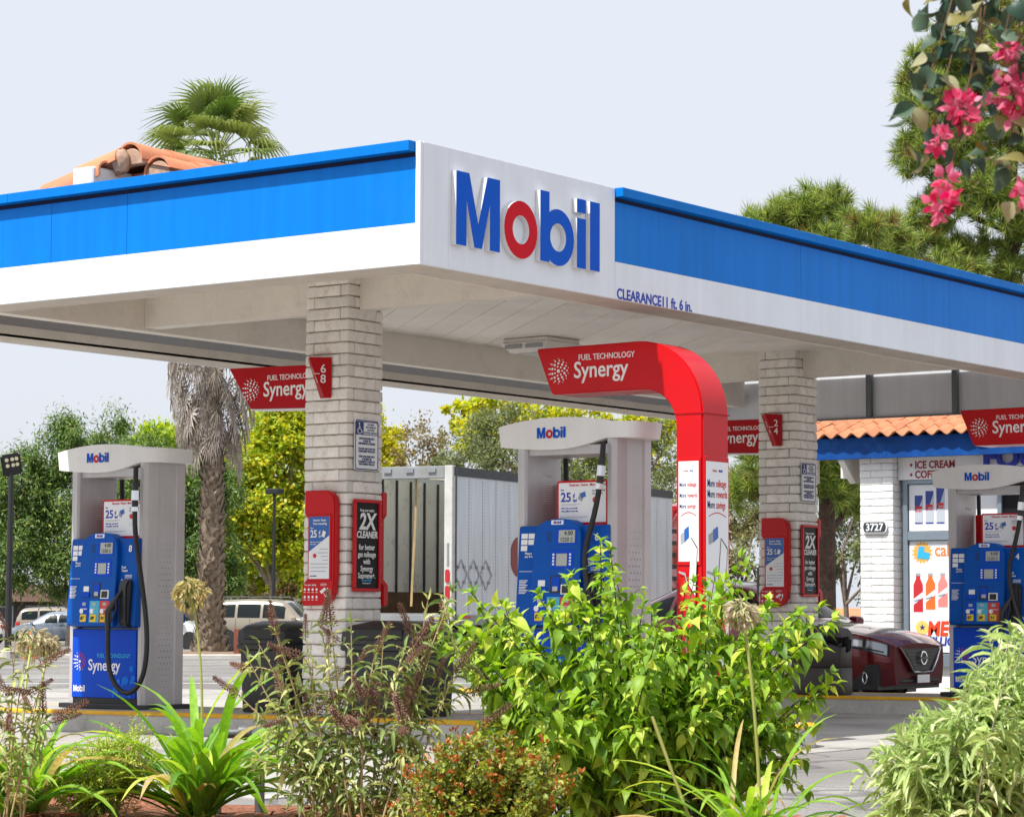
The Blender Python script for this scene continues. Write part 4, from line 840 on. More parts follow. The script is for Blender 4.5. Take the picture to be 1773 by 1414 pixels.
# ================================================================ VEHICLES
M['tyre'] = mat('tyre', (.018,.018,.018), .8, var=.1); M['rim'] = mat('rim', (.42,.43,.44), .35, metal=.7, var=.05); M['trim_black'] = mat('trim_black', (.015,.015,.017), .5, var=.1)
M['car_glass'] = mat('car_glass', (.012,.017,.019), .2, var=.05, spec=.18); M['lamp_red'] = mat('lamp_red', (.45,.01,.012), .2, var=.03, coat=.4); M['lamp_clear'] = mat('lamp_clear', (.34,.37,.41), .10, metal=.5, var=.1, coat=.6); M['amber'] = mat('amber', (.75,.20,.01), .25, var=.03, coat=.4)
def paint(name, c, metal=.35, rough=.26): return mat(name, c, rough, metal=metal, var=.02, coat=1.)
KIND = {
 # x (0 rear .. 1 front): top z, belt z, belt half width, roof half width
 'sedan': dict(L=4.6, W=1.78, H=1.49, x=[0,.03,.12,.22,.34,.45,.56,.63,.73,.85,.95,1.], top=[.78,.95,1.02,1.24,1.46,1.49,1.46,1.30,1.00,.95,.86,.74], belt=[.76,.90,.95,.97,.97,.96,.95,.93,.91,.87,.80,.71], wb=[.62,.80,.87,.885,.89,.89,.89,.89,.885,.87,.80,.64], wr=[.50,.68,.74,.66,.61,.60,.61,.66,.76,.75,.69,.54], low=[.42,.30,.24,.22,.2,.2,.2,.2,.2,.2,.22,.26], win=((.20,.335),(.35,.50),(.515,.60)), ws=(.575,.725), rw=(.135,.30), wh=(.19,.80), wr_=.31),
 'hatch': dict(L=4.2, W=1.72, H=1.52, x=[0,.03,.10,.22,.34,.45,.58,.68,.78,.88,.96,1.], top=[.80,1.05,1.30,1.47,1.51,1.52,1.48,1.28,1.02,.94,.80,.62], belt=[.78,.94,.97,.97,.96,.95,.94,.93,.91,.86,.76,.60], wb=[.64,.80,.845,.86,.86,.86,.86,.86,.85,.82,.74,.58], wr=[.50,.62,.62,.60,.59,.59,.60,.65,.74,.70,.62,.44], low=[.42,.30,.24,.22,.2,.2,.2,.2,.2,.2,.22,.34], win=((.12,.27),(.285,.45),(.465,.60)), ws=(.60,.76), rw=(.02,.13), wh=(.19,.80), wr_=.31),
 'suv': dict(L=4.6, W=1.85, H=1.78, x=[0,.015,.05,.12,.30,.5,.60,.66,.73,.85,.96,1.], top=[.95,1.30,1.66,1.74,1.78,1.77,1.72,1.50,1.14,1.06,.96,.70], belt=[.92,1.06,1.09,1.09,1.08,1.07,1.06,1.05,1.04,1.0,.92,.68], wb=[.80,.88,.905,.92,.92,.92,.92,.92,.92,.90,.86,.72], wr=[.66,.76,.74,.72,.71,.70,.70,.73,.80,.80,.76,.60], low=[.5,.42,.38,.36,.34,.34,.34,.34,.34,.36,.38,.46], win=((.07,.24),(.26,.43),(.45,.615)), ws=(.615,.725), rw=(.02,.055), wh=(.18,.80), wr_=.36),
}
def car(name, label, kind, pt, loc, rz, group=None, glass='car_glass', detail=False, cladding=None):
    K = KIND[kind]; t = thing(name, label, 'car', loc, rz, group); Lc = K['L']
    xs_ = np.linspace(0, 1, 61); xk = np.array(K['x'])
    def tab(k):
        v = np.interp(xs_, xk, K[k]); q = np.convolve(np.pad(v, 2, 'edge'), [.1,.2,.4,.2,.1], 'valid'); q[:2] = v[:2]; q[-2:] = v[-2:]; return q
    tp, bl, wb, wr, lo = (tab(k) for k in ('top', 'belt', 'wb', 'wr', 'low'))
    def surf(u, v, off=0.):
        def val(a): return float(np.interp(u, xs_, a))
        T_, B_, w1, w2, l_ = val(tp), val(bl), val(wb), val(wr), val(lo)
        m_ = l_+(B_-l_)*.5; gh = T_-B_
        P = [(w1*.93, l_), (w1*1.0, m_), (w1*.985, B_), (w2+(.06 if gh < .2 else .0), T_-.07*min(1, gh/.3)-.02), (w2*.55, T_-.004), (0, T_+.012)]
        s_ = min(v, .99999)*5; i = int(s_); f_ = s_-i
        g_ = lambda k: P[max(0, min(5, k))] if k <= 5 else (-P[4][0], P[4][1])
        a, b_, c, d = g_(i-1), g_(i), g_(i+1), g_(i+2)
        cr = lambda k: .5*((2*b_[k])+(-a[k]+c[k])*f_+(2*a[k]-5*b_[k]+4*c[k]-d[k])*f_*f_+(-a[k]+3*b_[k]-3*c[k]+d[k])*f_**3)*1.
        y, z = cr(0), cr(1)
        return Vector(((u-.5)*Lc, y, z))
    def nrm(u, v): a = surf(min(1, u+.008), v)-surf(max(0, u-.008), v); c = surf(u, min(1, v+.01))-surf(u, max(0, v-.01)); return a.cross(c).normalized()
    NU, NV = 60, 25; b = MB()
    for s_ in (1, -1):
        o = len(b.v)
        for i in range(NU+1):
            for j in range(NV+1): p_ = surf(i/NU, j/NV); b.v.append((p_.x, p_.y*s_, p_.z))
        for i in range(NU):
            for j in range(NV): f_ = [o+i*(NV+1)+j, o+(i+1)*(NV+1)+j, o+(i+1)*(NV+1)+j+1, o+i*(NV+1)+j+1]; b.f.append(f_ if s_ < 0 else f_[::-1]); b.mi.append(0)
    # close the ends and the floor
    body = b.build('body', pt, t, smooth=True, angle=45, fixn=True)
    MB().box(-Lc*.47, Lc*.47, -.80, .80, .20, .5).build('underbody', M['trim_black'], t)
    for e_, yy in ((0, -1), (1, -1)):
        pass
    for e_ in (0, 1):
        fr = MB()
        ring = [surf(e_, j/12) for j in range(13)]; pts = [(p_.x, p_.y, p_.z) for p_ in ring]+[(p_.x, -p_.y, p_.z) for p_ in ring[-2::-1]]
        fr.add(pts, [list(range(len(pts)))]); fr.build('end_panel', mat(pt.name+'_bumper', tuple(q*.55 for q in pt.node_tree.nodes['Hue/Saturation/Value'].inputs['Color'].default_value[:3]), .5, var=.03, spec=.2), t)
    def patch(nm, mt, u0, u1, v0, v1, side, off=.006, nu=8, nv=5, par=t, skew=0., taper=0.):
        b = MB(); 
        def F(a, c):
            vv = v0+(v1-v0)*c; uu = u0+(u1-u0)*a+skew*c
            vv = vv+taper*(1-a)*(v1-v0)*(.5-c)
            p_ = surf(uu, vv); n_ = nrm(uu, vv)
            if n_.y < 0 and v0 < .75: n_ = -n_
            if n_.z < 0 and v0 >= .75: n_ = -n_
            p_ = p_+n_*off; return (p_.x, p_.y*side, p_.z)
        b.grid(F, nu, nv); return b.build(nm, mt, par, smooth=True, angle=60)
    for s_ in (1, -1):
        for (u0, u1) in K['win']: patch('window', M[glass], u0, u1, .43, .565, s_)
        for k, wx in enumerate(K['wh']):
            x = (wx-.5)*Lc; w_ = MB(); r_ = K['wr_']; yy = float(np.interp(wx, xs_, wb))
            a = MB(); a.lathe([(r_*1.14, 0), (r_*1.14, .012)], 22, (x, s_*(yy*1.0-.002), r_+.02), 'y'); a.v = [(q[0], q[1] if s_ < 0 else 2*s_*(yy*1.0-.002)-q[1], q[2]) for q in a.v]; a.build('wheel_arch', M['trim_black'], t)
            y0 = s_*(yy-.16)
            ty = MB(); ty.lathe([(r_*.62, 0), (r_*.95, 0), (r_, .03), (r_, .17), (r_*.95, .2), (r_*.62, .2)], 24, (x, y0+(0 if s_ < 0 else 0), r_), 'y')
            if s_ > 0: ty.v = [(q[0], 2*y0-q[1], q[2]) for q in ty.v]
            wheel = ty.build('wheel', M['tyre'], t, smooth=True, angle=40)
            rm = MB(); rm.lathe([(r_*.66, .15), (r_*.64, .195), (r_*.56, .185), (r_*.2, .165), (r_*.14, .19), (0.01, .19)], 20, (x, y0, r_), 'y')
            if s_ > 0: rm.v = [(q[0], 2*y0-q[1], q[2]) for q in rm.v]
            rm.build('rim', M['rim'], wheel, smooth=True, angle=30)
        patch('tail_light', M['lamp_red'], .004, .055, .30, .40, s_); 
        if not detail: patch('headlight', M['lamp_clear'], .90, .985, .27, .385, s_)
        mv = MB(); mx = (K['ws'][1]-.5-.03)*Lc; yb = float(np.interp(K['ws'][1]-.03, xs_, wb)); zb_ = float(np.interp(K['ws'][1]-.03, xs_, bl)); mv.prism(rrect(mx-.06, mx+.08, zb_+.02, zb_+.15, .04, 2), s_*(yb+.02), s_*(yb+.2), 'y'); mv.build('mirror', pt, t, bevel=.015)
        patch('door_handle', M['trim_black'], .40, .435, .36, .375, s_, off=.014, nu=2, nv=1)
        patch('sill_trim', M['trim_black'] if not cladding else cladding, .0 if cladding else .26, 1. if cladding else .73, .0, .06 if not cladding else .17, s_, off=.008, nu=26)
        for u_ in (.355, .515, .25): patch('door_seam', M['trim_black'], u_, u_+.0025, .07, .42, s_, off=.004, nu=1, nv=8)
    for side in (1, -1): patch('windscreen', M['car_glass'], K['ws'][0], K['ws'][1]-.005, .70, 1., side, off=.006, nu=8, nv=6); patch('rear_window', M['car_glass'], K['rw'][0], K['rw'][1], .70, 1., side, off=.006, nu=6, nv=6)
    if kind == 'suv':
        for s_ in (-1, 1):
            rb = MB(); rb.tube([(-.40*Lc, s_*.62, 1.79), (-.38*Lc, s_*.62, 1.84), (.05*Lc, s_*.62, 1.84), (.08*Lc, s_*.62, 1.78)], .018, 6); rb.build('roof_rail', M['trim_black'], t)
        MB().box(-Lc*.5-.03, -Lc*.5+.12, -.86, .86, .48, .68).build('rear_bumper', cladding or pt, t, bevel=.04, seg=2)
    MB().box(-Lc*.5-.012, -Lc*.5+.01, -.2, .2, .72, .84).build('number_plate', M['print_white'], t)
    t['_surf'] = 1; del t['_surf']
    return t, surf, patch, nrm
maroon = paint('maroon_paint', (.17,.004,.012), .35, .2)
mc, msurf, mpatch, mn = car('parked_car', 'dark maroon sedan nosing out beside the farther column and bin', 'sedan', maroon, (-5.30, 13.55, g(-5, 13.5)), 0., detail=True)
# front end details of the maroon car
for s_ in (1, -1):
    hl = mpatch('headlight', M['lamp_clear'], .852, .985, .285, .392, s_, .006, 14, 5, taper=.62)
    mpatch('headlight_bezel', M['trim_black'], .846, .990, .275, .400, s_, .003, 14, 5, taper=.60)
    mpatch('side_marker', M['amber'], .872, .892, .325, .358, s_, .010, 3, 3, hl); mpatch('projector', M['chrome'], .905, .928, .32, .365, s_, .012, 4, 4, hl); mpatch('lamp_blade', M['trim_black'], .90, .978, .300, .312, s_, .011, 8, 1, hl); mpatch('lamp_blade', M['trim_black'], .93, .936, .315, .38, s_, .011, 2, 4, hl)
    fx = msurf(.93, .15); b = MB(); b.tube([(fx.x+.03*math.cos(a)*0+.02+.06*math.cos(a)*.5, s_*(fx.y+.012), .34+.065*math.sin(a)) for a in [R(30*i) for i in range(13)]], .010, 6); b.build('fog_lamp_ring', M['chrome'], mc, smooth=True); b = MB(); b.prism([(fx.x-.10,.29),(fx.x+.09,.27),(fx.x+.10,.40),(fx.x-.0,.41)], s_*(fx.y-.02), s_*(fx.y+.004), 'y'); b.build('fog_lamp_pocket', M['trim_black'], mc)
xf = 2.305
gr = MB(); gr.v = [(xf+.022, y, z) for y, z in ((-.48,.69),(.48,.69),(.22,.42),(-.22,.42))]+[(xf-.05, y, z) for y, z in ((-.48,.69),(.48,.69),(.22,.42),(-.22,.42))]; gr.f = [[0,1,2,3],[4,7,6,5],[0,4,5,1],[1,5,6,2],[2,6,7,3],[3,7,4,0]]; gr.mi = [0]*6; grille = gr.build('grille', M['trim_black'], mc)
for k in range(6):
    z = .45+.04*k; hw = .22+.26*(z-.42)/.27; b = MB(); b.box(xf+.018, xf+.032, -hw+.05, hw-.05, z, z+.012); b.build('grille_bar', M['black_plastic'], grille)
for s_ in (1, -1): b = MB(); b.tube([(xf+.010, s_*.52, .70), (xf+.030, s_*.37, .55), (xf+.035, s_*.23, .41), (xf+.035, 0, .405)], [.020,.026,.026,.020], 8, flat=.6); b.build('chrome_v', M['chrome'], grille, smooth=True)
b = MB(); b.tube([(xf+.055, .075*math.cos(a), .575+.075*math.sin(a)) for a in [R(20*i) for i in range(19)]], .011, 6); b.tube([(xf+.06, -.095, .575), (xf+.06, .095, .575)], .014, 6); b.build('badge', M['chrome'], grille, smooth=True)
b = MB(); b.prism([(-.56,.265),(.56,.265),(.50,.33),(.42,.345),(-.42,.345),(-.50,.33)], xf-.20, xf+.012, 'x'); b.build('lower_bumper', M['trim_black'], mc, bevel=.03)
pt_ = MB().box(xf+.045, xf+.056, -.155, .155, .28, .375).build('front_plate', M['print_white'], mc); text('7XKR482', .07, M['print_navy'], pt_, SIDE, (xf+.058, 0, .30), align='CENTER')  if False else None
white_car = paint('white_paint_car', (.74,.74,.73), 0., .3)
car('parked_car', 'white car parked between the maroon sedan and the store pier', 'hatch', white_car, (-6.55, 15.75, g(-7, 16)-.12), 0., 'cars')
silver = paint('silver_paint', (.27,.32,.40), .4); beige = paint('beige_paint', (.33,.28,.22), .3); tan = paint('tan_paint', (.30,.26,.20), .3); redp = paint('red_paint', (.42,.012,.02), .2); greyp = paint('grey_paint', (.36,.38,.40), .5); goldt = mat('gold_cladding', (.36,.29,.17), .5, var=.05)
def gcar(u_x, u_y, *a, rz=0., **k): return None
def pcar(label, kind, pt, x, y, deg, **k): return car('parked_car', label, kind, pt, (x, y, gc(x, y)), R(deg), 'cars in the far parking lot', **k)
pcar('silver blue hatchback parked beyond the cone, left of the pump numbered 8', 'hatch', silver, -73.9, 67.2, 214)
pcar('beige suv with roof rails parked behind the silver hatchback', 'suv', beige, -81.2, 74.6, 40)
pcar('white car at the far left edge behind the lamp post', 'hatch', white_car, -82.4, 69.3, 214)
pcar('tan suv with gold lower trim parked right of the palm trunk', 'suv', tan, -44.8, 49.3, 23, cladding=goldt)
pcar('red car roof showing beyond the tan suv', 'sedan', redp, -76.5, 82.0, 36)
pcar('grey sedan half hidden between the tan suv and the column', 'sedan', greyp, -46.5, 55.5, 40)
pcar('small white car behind the palm trunk', 'hatch', white_car, -57.0, 56.5, 30)

# box trailer, doors open, and its tractor
tr = thing('box_trailer', 'white riveted box trailer with its rear standing open behind the nearer column', 'trailer', (-19.33, 25.6, g(-19, 25)-.02), R(100.26))
M['trailer_skin'] = mat('trailer_skin', (.62,.65,.69), .4, metal=.15, var=.05, vs=.8, streak=.18, fine=.03); M['trailer_in'] = mat('trailer_lining', (.78,.78,.75), .6, var=.1, vs=1, dark=(.2,.19,.17), dscale=2.2, damt=.6); M['ply'] = mat('scuffed_ply', (.13,.075,.04), .8, var=.35, vs=3, fine=.3, fs=30); M['frame_grey'] = mat('trailer_frame', (.24,.255,.26), .5, var=.1, dark=(.2,.16,.12), dscale=4, damt=.4)
M['rail_dark'] = mat('rail_dark', (.05,.055,.06), .5, metal=.4, var=.1)
TL, TW, TF, TT = 11.4, 2.55, 1.17, 4.07            # local: x forward, y left; rear right corner at the origin
MB().box(0.03, TL, 0.02, TW-.02, TF-.12, TF).build('floor', M['ply'], tr); MB().box(.05, TL, .0, TW, TT-.012, TT).build('roof', leafmat('roof_fibreglass', (.6,.6,.56), (.6,.6,.56), None, .6), tr)
MB().box(.1, TL-.02, TW-.06, TW-.03, TF+.45, TT-.12).build('inner_wall', M['trailer_in'], tr); MB().box(.1, TL-.02, TW-.065, TW-.028, TF, TF+.45).build('scuff_board', M['ply'], tr); MB().box(.05, TL, TW-.028, TW, TF-.15, TT-.03).build('side_skin', M['trailer_skin'], tr)
MB().box(TL-.04, TL, 0, TW, TF-.15, TT).build('front_wall', M['trailer_skin'], tr); MB().box(TL-.09, TL-.045, .06, TW-.07, TF, TT-.12).build('front_lining', M['trailer_in'], tr)
for k in range(16): MB().box(.35+.62*k, .40+.62*k, TW-.10, TW-.066, TF+.45, TT-.12).build('wall_post', M['rail_dark'], tr)
xsk = [.12+.61*k for k in range(19)]+[TL]
for a, c in zip(xsk[:-1], xsk[1:]): MB().box(a+.003, c-.003, -.004, .025, TF-.02, TT-.17).build('side_panel', M['trailer_skin'], tr)
for a in xsk[1:-1]:
    MB().box(a-.03, a+.03, -.012, -.0045, TF-.02, TT-.17).build('side_post', M['trailer_skin'], tr)
rv = MB()
for a in xsk[1:-1]:
    for dx in (-.042, .042):
        for k in range(40): rv.box(a+dx-.007, a+dx+.007, -.0095, -.004, TF+.02+.067*k, TF+.034+.067*k)
o = rv.build('rivets', M['rail_dark'], tr, fixn=False); o['kind'] = 'stuff'
MB().box(.02, TL, -.03, .03, TT-.168, TT+.01).build('top_rail', M['rail_dark'], tr); MB().box(.02, TL, -.03, .03, TF-.22, TF-.022).build('bottom_rail', M['frame_grey'], tr, bevel=.01)
b = MB()
for k in range(9): b.box(.4+1.2*k, .75+1.2*k, -.0345, -.031, TF-.08, TF-.03)
b.build('reflector_tape', M['lamp_red'], tr); 
# rear frame
MB().box(-.06, .08, -.02, .16, TF-.2, TT+.03).build('rear_post', mat('rear_post_paint', (.52,.52,.50), .6, var=.1, dark=(.3,.25,.2), dscale=5, damt=.5), tr, bevel=.01); MB().box(-.06, .08, TW-.16, TW+.02, TF-.2, TT+.03).build('rear_post', M['white_paint'], tr, bevel=.01); MB().box(-.055, .075, .165, TW-.165, TT-.22, TT+.025).build('rear_header', M['frame_grey'], tr, bevel=.01); MB().box(-.05, .12, .165, TW-.165, TF-.2, TF-.01).build('rear_sill', M['frame_grey'], tr, bevel=.01); MB().box(.0, .5, .3, TW-.3, TF-.005, TF+.015).build('dock_plate', M['steel'], tr)
MB().box(.085, .12, -.035, -.005, TF-.2, TT).build('door_edge', M['post_grey'], tr)
for k in range(4): MB().box(-.09, -.056, .35+.5*k, .52+.5*k, TT-.10, TT-.02).build('marker_lamp', M['steel'], tr)
for z in (TF+.30, TF+.62): b = MB(); b.prism(rrect(.03, .12, z, z+.26, .04), -.085, -.058, 'x'); b.build('tail_lamp', M['lamp_red'], tr)
MB().box(-.075, -.058, .05, .09, TF+.95, TF+1.4).build('door_latch', M['steel'], tr); b = MB(); b.tube([(.25,.95,TT-.05),(.25,.97,TT-1.1),(.27,1.03,TT-2.0),(.25,1.05,TT-2.75)], .026, 4, flat=.12); b.build('hanging_strap', mat('strap', (.34,.24,.11), .8, var=.2), tr)
for x in (.35, .9, 1.45):
    b = MB(); b.tube([(x+.26, -.018, 1.95), (x, -.018, 1.65), (x-.26, -.018, 1.95), (x, -.018, 2.25), (x+.26, -.018, 1.95)], .012, 5); b.build('placard_holder', M['steel'], tr)
    for dx, dz in ((.13,.15),(-.13,.15),(.13,-.15),(-.13,-.15)): MB().box(x+dx-.04, x+dx+.04, -.03, -.012, 1.95+dz-.03, 1.95+dz+.03).build('placard_clip', M['frame_grey'], tr)
b = MB(); b.disc((3.0, -.006, 2.35), .42, 20, .004); b.build('door_emblem', mat('brown_red', (.20,.02,.02), .4), tr)
MB().box(.05, .15, .25, TW-.25, .45, .57).build('underride_bar', M['frame_grey'], tr)
for y in (.35, TW-.45): MB().box(.06, .14, y, y+.1, .575, TF-.21).build('underride_post', M['frame_grey'], tr)
b = MB(); [b.box(.045, .049, .3+.4*k, .5+.4*k, .47, .55) for k in range(5)]; b.build('reflector_tape', M['lamp_red'], tr)
def twheel(par, x, y, s, r_=.5):
    b = MB(); b.lathe([(r_*.55, 0), (r_*.96, 0), (r_, .04), (r_, .24), (r_*.96, .28), (r_*.55, .28)], 24, (x, y, r_), 'y'); w_ = b.build('wheel', M['tyre'], par, smooth=True); b = MB(); b.lathe([(r_*.56, .05), (r_*.54, .25), (r_*.3, .12), (r_*.15, .26), (.01, .27)], 16, (x, y, r_), 'y'); b.build('rim', M['rim'], w_, smooth=True)
for x in (1.6, 2.85):
    for y in (.32, TW-.02): twheel(tr, x, y, 1)
MB().box(.9, 3.6, .6, TW-.6, .55, TF-.15).build('bogie', M['rail_dark'], tr); MB().box(3.6, TL, .75, TW-.75, TF-.4, TF-.13).build('chassis_beam', M['rail_dark'], tr)
for y in (.5, TW-.6): MB().box(8.4, 8.52, y, y+.12, .05, TF-.13).build('landing_leg', M['frame_grey'], tr)
d_ = Vector((math.cos(R(100.26)), math.sin(R(100.26)), 0)); cabpos = Vector((-19.33, 25.6, 0))+d_*(TL+.5)
cb = thing('truck_cab', 'red truck tractor glimpsed between the pump numbered 6 and the arch', 'truck', (cabpos.x, cabpos.y, g(cabpos.x, cabpos.y)), R(100.26)); redt = paint('truck_red', (.42,.01,.015), .1)
MB().prism([(.0,1.15),(.0,3.75),(.3,3.85),(1.5,3.55),(2.3,3.2),(2.75,2.3),(2.9,1.2)], .05, 2.45, 'y').build('sleeper_body', redt, cb, bevel=.06, seg=2); MB().prism([(2.9,.75),(2.9,1.95),(4.5,1.7),(4.65,.7)], .25, 2.25, 'y').build('bonnet', redt, cb, bevel=.08, seg=2)
b = MB(); b.prism([(-.55,1.4),(-.55,3.3),(-.1,3.6),(-.1,1.4)], .0, .05, 'y'); b.build('side_fairing', redt, cb); 
for k in range(6): MB().box(-.5, -.2, -.012, -.002, 1.7+.28*k, 1.8+.28*k).build('vent', M['trim_black'], cb)
MB().box(1.5, 2.3, .035, .055, 2.1, 2.9).build('side_window', M['car_glass'], cb, bevel=.005); MB().box(-1.9, 4.4, .8, 1.7, .6, .95).build('chassis', M['rail_dark'], cb); MB().box(4.6, 4.75, .3, 2.2, .45, .9).build('bumper', M['chrome'], cb, bevel=.03)
for s_ in (.30, 2.45): 
    for x in (-1.5, -.2, 3.7): twheel(cb, x, s_, 1)
b = MB(); b.tube([(-.3,.2,1.2),(-.3,.2,4.1)], .07, 10); b.build('exhaust_stack', M['chrome'], cb, smooth=True); b = MB(); b.lathe([(.3,0),(.32,.05),(.32,1.25),(.3,1.3)], 14, (.2,.33,.85), 'x'); b.build('fuel_tank', M['chrome'], cb, smooth=True)

# ================================================================ STREET FURNITURE AND FAR BUILDINGS
lp = thing('lamp_post', 'black parking lot lamp post with round-dotted lamp head at the left edge', 'lamp post', (-43.0, 35.75, gc(-43, 35.7)))
b = MB(); b.tube([(0,0,0),(0,0,5.15)], [.10,.075], 8); b.build('pole', M['trim_black'], lp); b = MB(); b.lathe([(.22,0),(.22,.2),(.2,.22)], 14); b.build('footing', M['kerb'], lp)
hd = MB().box(-.07, .07, -.28, .28, -.32, .32).build('lamp_head', M['trim_black'], lp, T(0, 0, 5.5) @ Matrix.Rotation(R(-38), 4, 'Z') @ Matrix.Rotation(R(12), 4, 'X') @ Matrix.Rotation(R(18), 4, 'Y'), bevel=.05, seg=2)
for dy in (-.12, .04, .16):
    for dz in (.0, .17): b = MB(); b.lathe([(.055,0),(.055,.012)], 10, (.07, dy, dz), 'x'); b.build('lens', mat('lamp_lens', (.80,.74,.5), .3), hd)
MB().box(-.02, .02, -.05, .05, 5.1, 5.3).build('bracket', M['trim_black'], lp)
lp2 = thing('lamp_post', 'slim dark lamp post with box head among the yellow trees', 'lamp post', (-57.3, 63.2, gc(-57, 63))); b = MB(); b.tube([(0,0,0),(0,0,6.2)], [.08,.06], 8); b.build('pole', M['trim_black'], lp2); MB().box(-.35, .35, -.2, .2, 6.2, 6.42).build('lamp_head', M['trim_black'], lp2, bevel=.03)
cn = thing('traffic_cone', 'orange traffic cone with white bands by the far kerb', 'traffic cone', (-41.6, 35.3, gc(-41.6, 35.3)+.004))
org = mat('cone_orange', (.80,.13,.02), .5, var=.06); MB().box(-.19, .19, -.19, .19, 0, .035).build('base', org, cn, bevel=.01); b = MB(); b.lathe([(.14,.035),(.028,.75),(.022,.76)], 14); b.build('cone', org, cn, smooth=True)
for z0, z1 in ((.40,.52),(.58,.66)): b = MB(); f_ = lambda z: .143-.112*(z-.035)/.715; b.lathe([(f_(z0)+.003, z0), (f_(z1)+.003, z1)], 14); b.build('reflective_band', M['print_white'], cn, smooth=True)
M['rust'] = mat('rust_paint', (.16,.045,.025), .8, var=.2, vs=6)
for x, y, lb in ((-39.6, 36.1, 'rust brown bollard with pointed cap near the traffic cone'), (-33.6, 35.6, 'rust brown bollard with pointed cap in front of the tan suv')):
    b = MB(); b.lathe([(.13,0),(.12,.6),(.10,.78),(.03,.98),(.01,1.0)], 12); o = b.build('bollard', M['rust'], None, smooth=True); o.location = (x, y, gc(x, y)); tag(o, lb, 'bollard')
o = MB().box(-.11, .11, -.11, .11, 0, .72).build('wooden_post', M['rust'], bevel=.01); o.location = (-38.6, 40.6, gc(-38.6, 40.6)+.1); tag(o, 'short square brown wooden post at the foot of the palm', 'post')
o = MB().box(-.09, .09, -.05, .05, 0, .62).build('marker_post', M['white_paint'], bevel=.01); o.location = (-38.2, 41.0, gc(-38.2, 41)+.1); tag(o, 'short white marker post beside the brown post by the palm', 'post')
# the strip that carries the palm
def strip(c, ang, l, w, name):
    mm = T(c[0], c[1], gc(*c)) @ Matrix.Rotation(ang, 4, 'Z'); o = MB().box(-l/2, l/2, -w/2, w/2, -.1, .13).build(name, M['kerb'], None, mm, bevel=.03); o['kind'] = 'structure'
    q = MB().box(-l/2+.18, l/2-.18, -w/2+.18, w/2-.18, .125, .15).build('planting_soil', M['dirt'], o)
strip((-43.2, 38.6), R(36+6), 26, 4.2, 'kerbed_strip')
def hut(name, label, loc, rz, w, d, h, wallm, roofm, wins, roofh=.6, trim=None):
    t = thing(name, label, 'building', loc, rz); MB().box(-w/2, w/2, -d/2, d/2, 0, h).build('wall', wallm, t)
    if roofh: MB().prism([(-d/2-.8, h-.1), (d/2+.8, h-.1), (d/2-.5, h+roofh), (-d/2+.5, h+roofh)], -w/2-.7, w/2+.7, 'x').build('roof', roofm, t)
    else: MB().box(-w/2-.1, w/2+.1, -d/2-.1, d/2+.1, h, h+.3).build('parapet', roofm, t)
    for x, z0, ww, hh in wins:
        f_ = MB().box(x-ww/2, x+ww/2, -d/2-.05, -d/2+.02, z0, z0+hh).build('window', M['alu'], t); MB().box(x-ww/2+.08, x+ww/2-.08, -d/2-.06, -d/2-.045, z0+.08, z0+hh-.08).build('pane', M['glass_dark'], f_)
    return t
hut('shop_building', 'low dark brown shop row with tiled roof beyond the left parking lot', (-122, 106, gc(-122, 106)), R(36), 46, 14, 2.6, mat('brown_wall', (.05,.035,.03), .8, var=.15), mat('brown_roof', (.09,.045,.03), .8, var=.2, vs=1), [(x, .5, 3.2, 1.7) for x in (-16, -10, -4, 2, 8)], 1.0)
hut('house_building', 'pale cream block of flats behind the trees left of the nearer column', (-86, 107, gc(-86, 107)), R(30), 22, 10, 3.6, mat('cream_wall', (.62,.60,.55), .8, var=.06), mat('grey_roof', (.3,.28,.26), .8), [(x, z, 1.6, 1.3) for x in (-8, -4, 0, 4, 8) for z in (1.2,)], .7)
o = MB().box(-16, 16, -.1, .1, 0, 1.7).build('boundary_wall', mat('buff_wall', (.45,.37,.30), .85, var=.1, vs=1.5)); o.location = (-72.5, 88.5, gc(-72, 88)); o.rotation_euler.z = R(33); tag(o, 'buff masonry boundary wall behind the red car', 'wall')
hut('tiled_house', 'small house with orange tiled roof glimpsed behind the pine trunk', (-20.5, 46, gc(-20, 46)), R(20), 12, 8, 1.0, mat('stone_wall', (.28,.24,.2), .8, var=.2), M['tile'], [(-2, .2, 1.4, .6)], .35)
# grey backflow pipe standing at the edge of the bed
pp = thing('backflow_pipe', 'grey looped water pipe behind the strap-leaved plant', 'pipe', (2.35, -4.27, g(2.35, -4.27)+.02), R(36)); pg = mat('pipe_grey', (.13,.13,.14), .5, metal=.4, var=.15)
b = MB(); b.tube(bez((0,0,0),(0,0,.25),(0,0,.36),(-.02,0,.38), 6)+bez((-.02,0,.38),(-.06,0,.41),(-.10,0,.40),(-.16,0,.40), 6)[1:], .026, 10); b.build('riser', pg, pp, smooth=True, angle=70); b = MB(); b.tube([(-.16,0,.40),(-.2,0,.38),(-.22,0,.2),(-.22,0,0)], .026, 10); b.build('riser', pg, pp, smooth=True, angle=70); b = MB(); b.lathe([(.036,-.03),(.04,0),(.036,.03)], 12, (-.08,0,.405), 'x'); b.build('union', pg, pp, smooth=True)

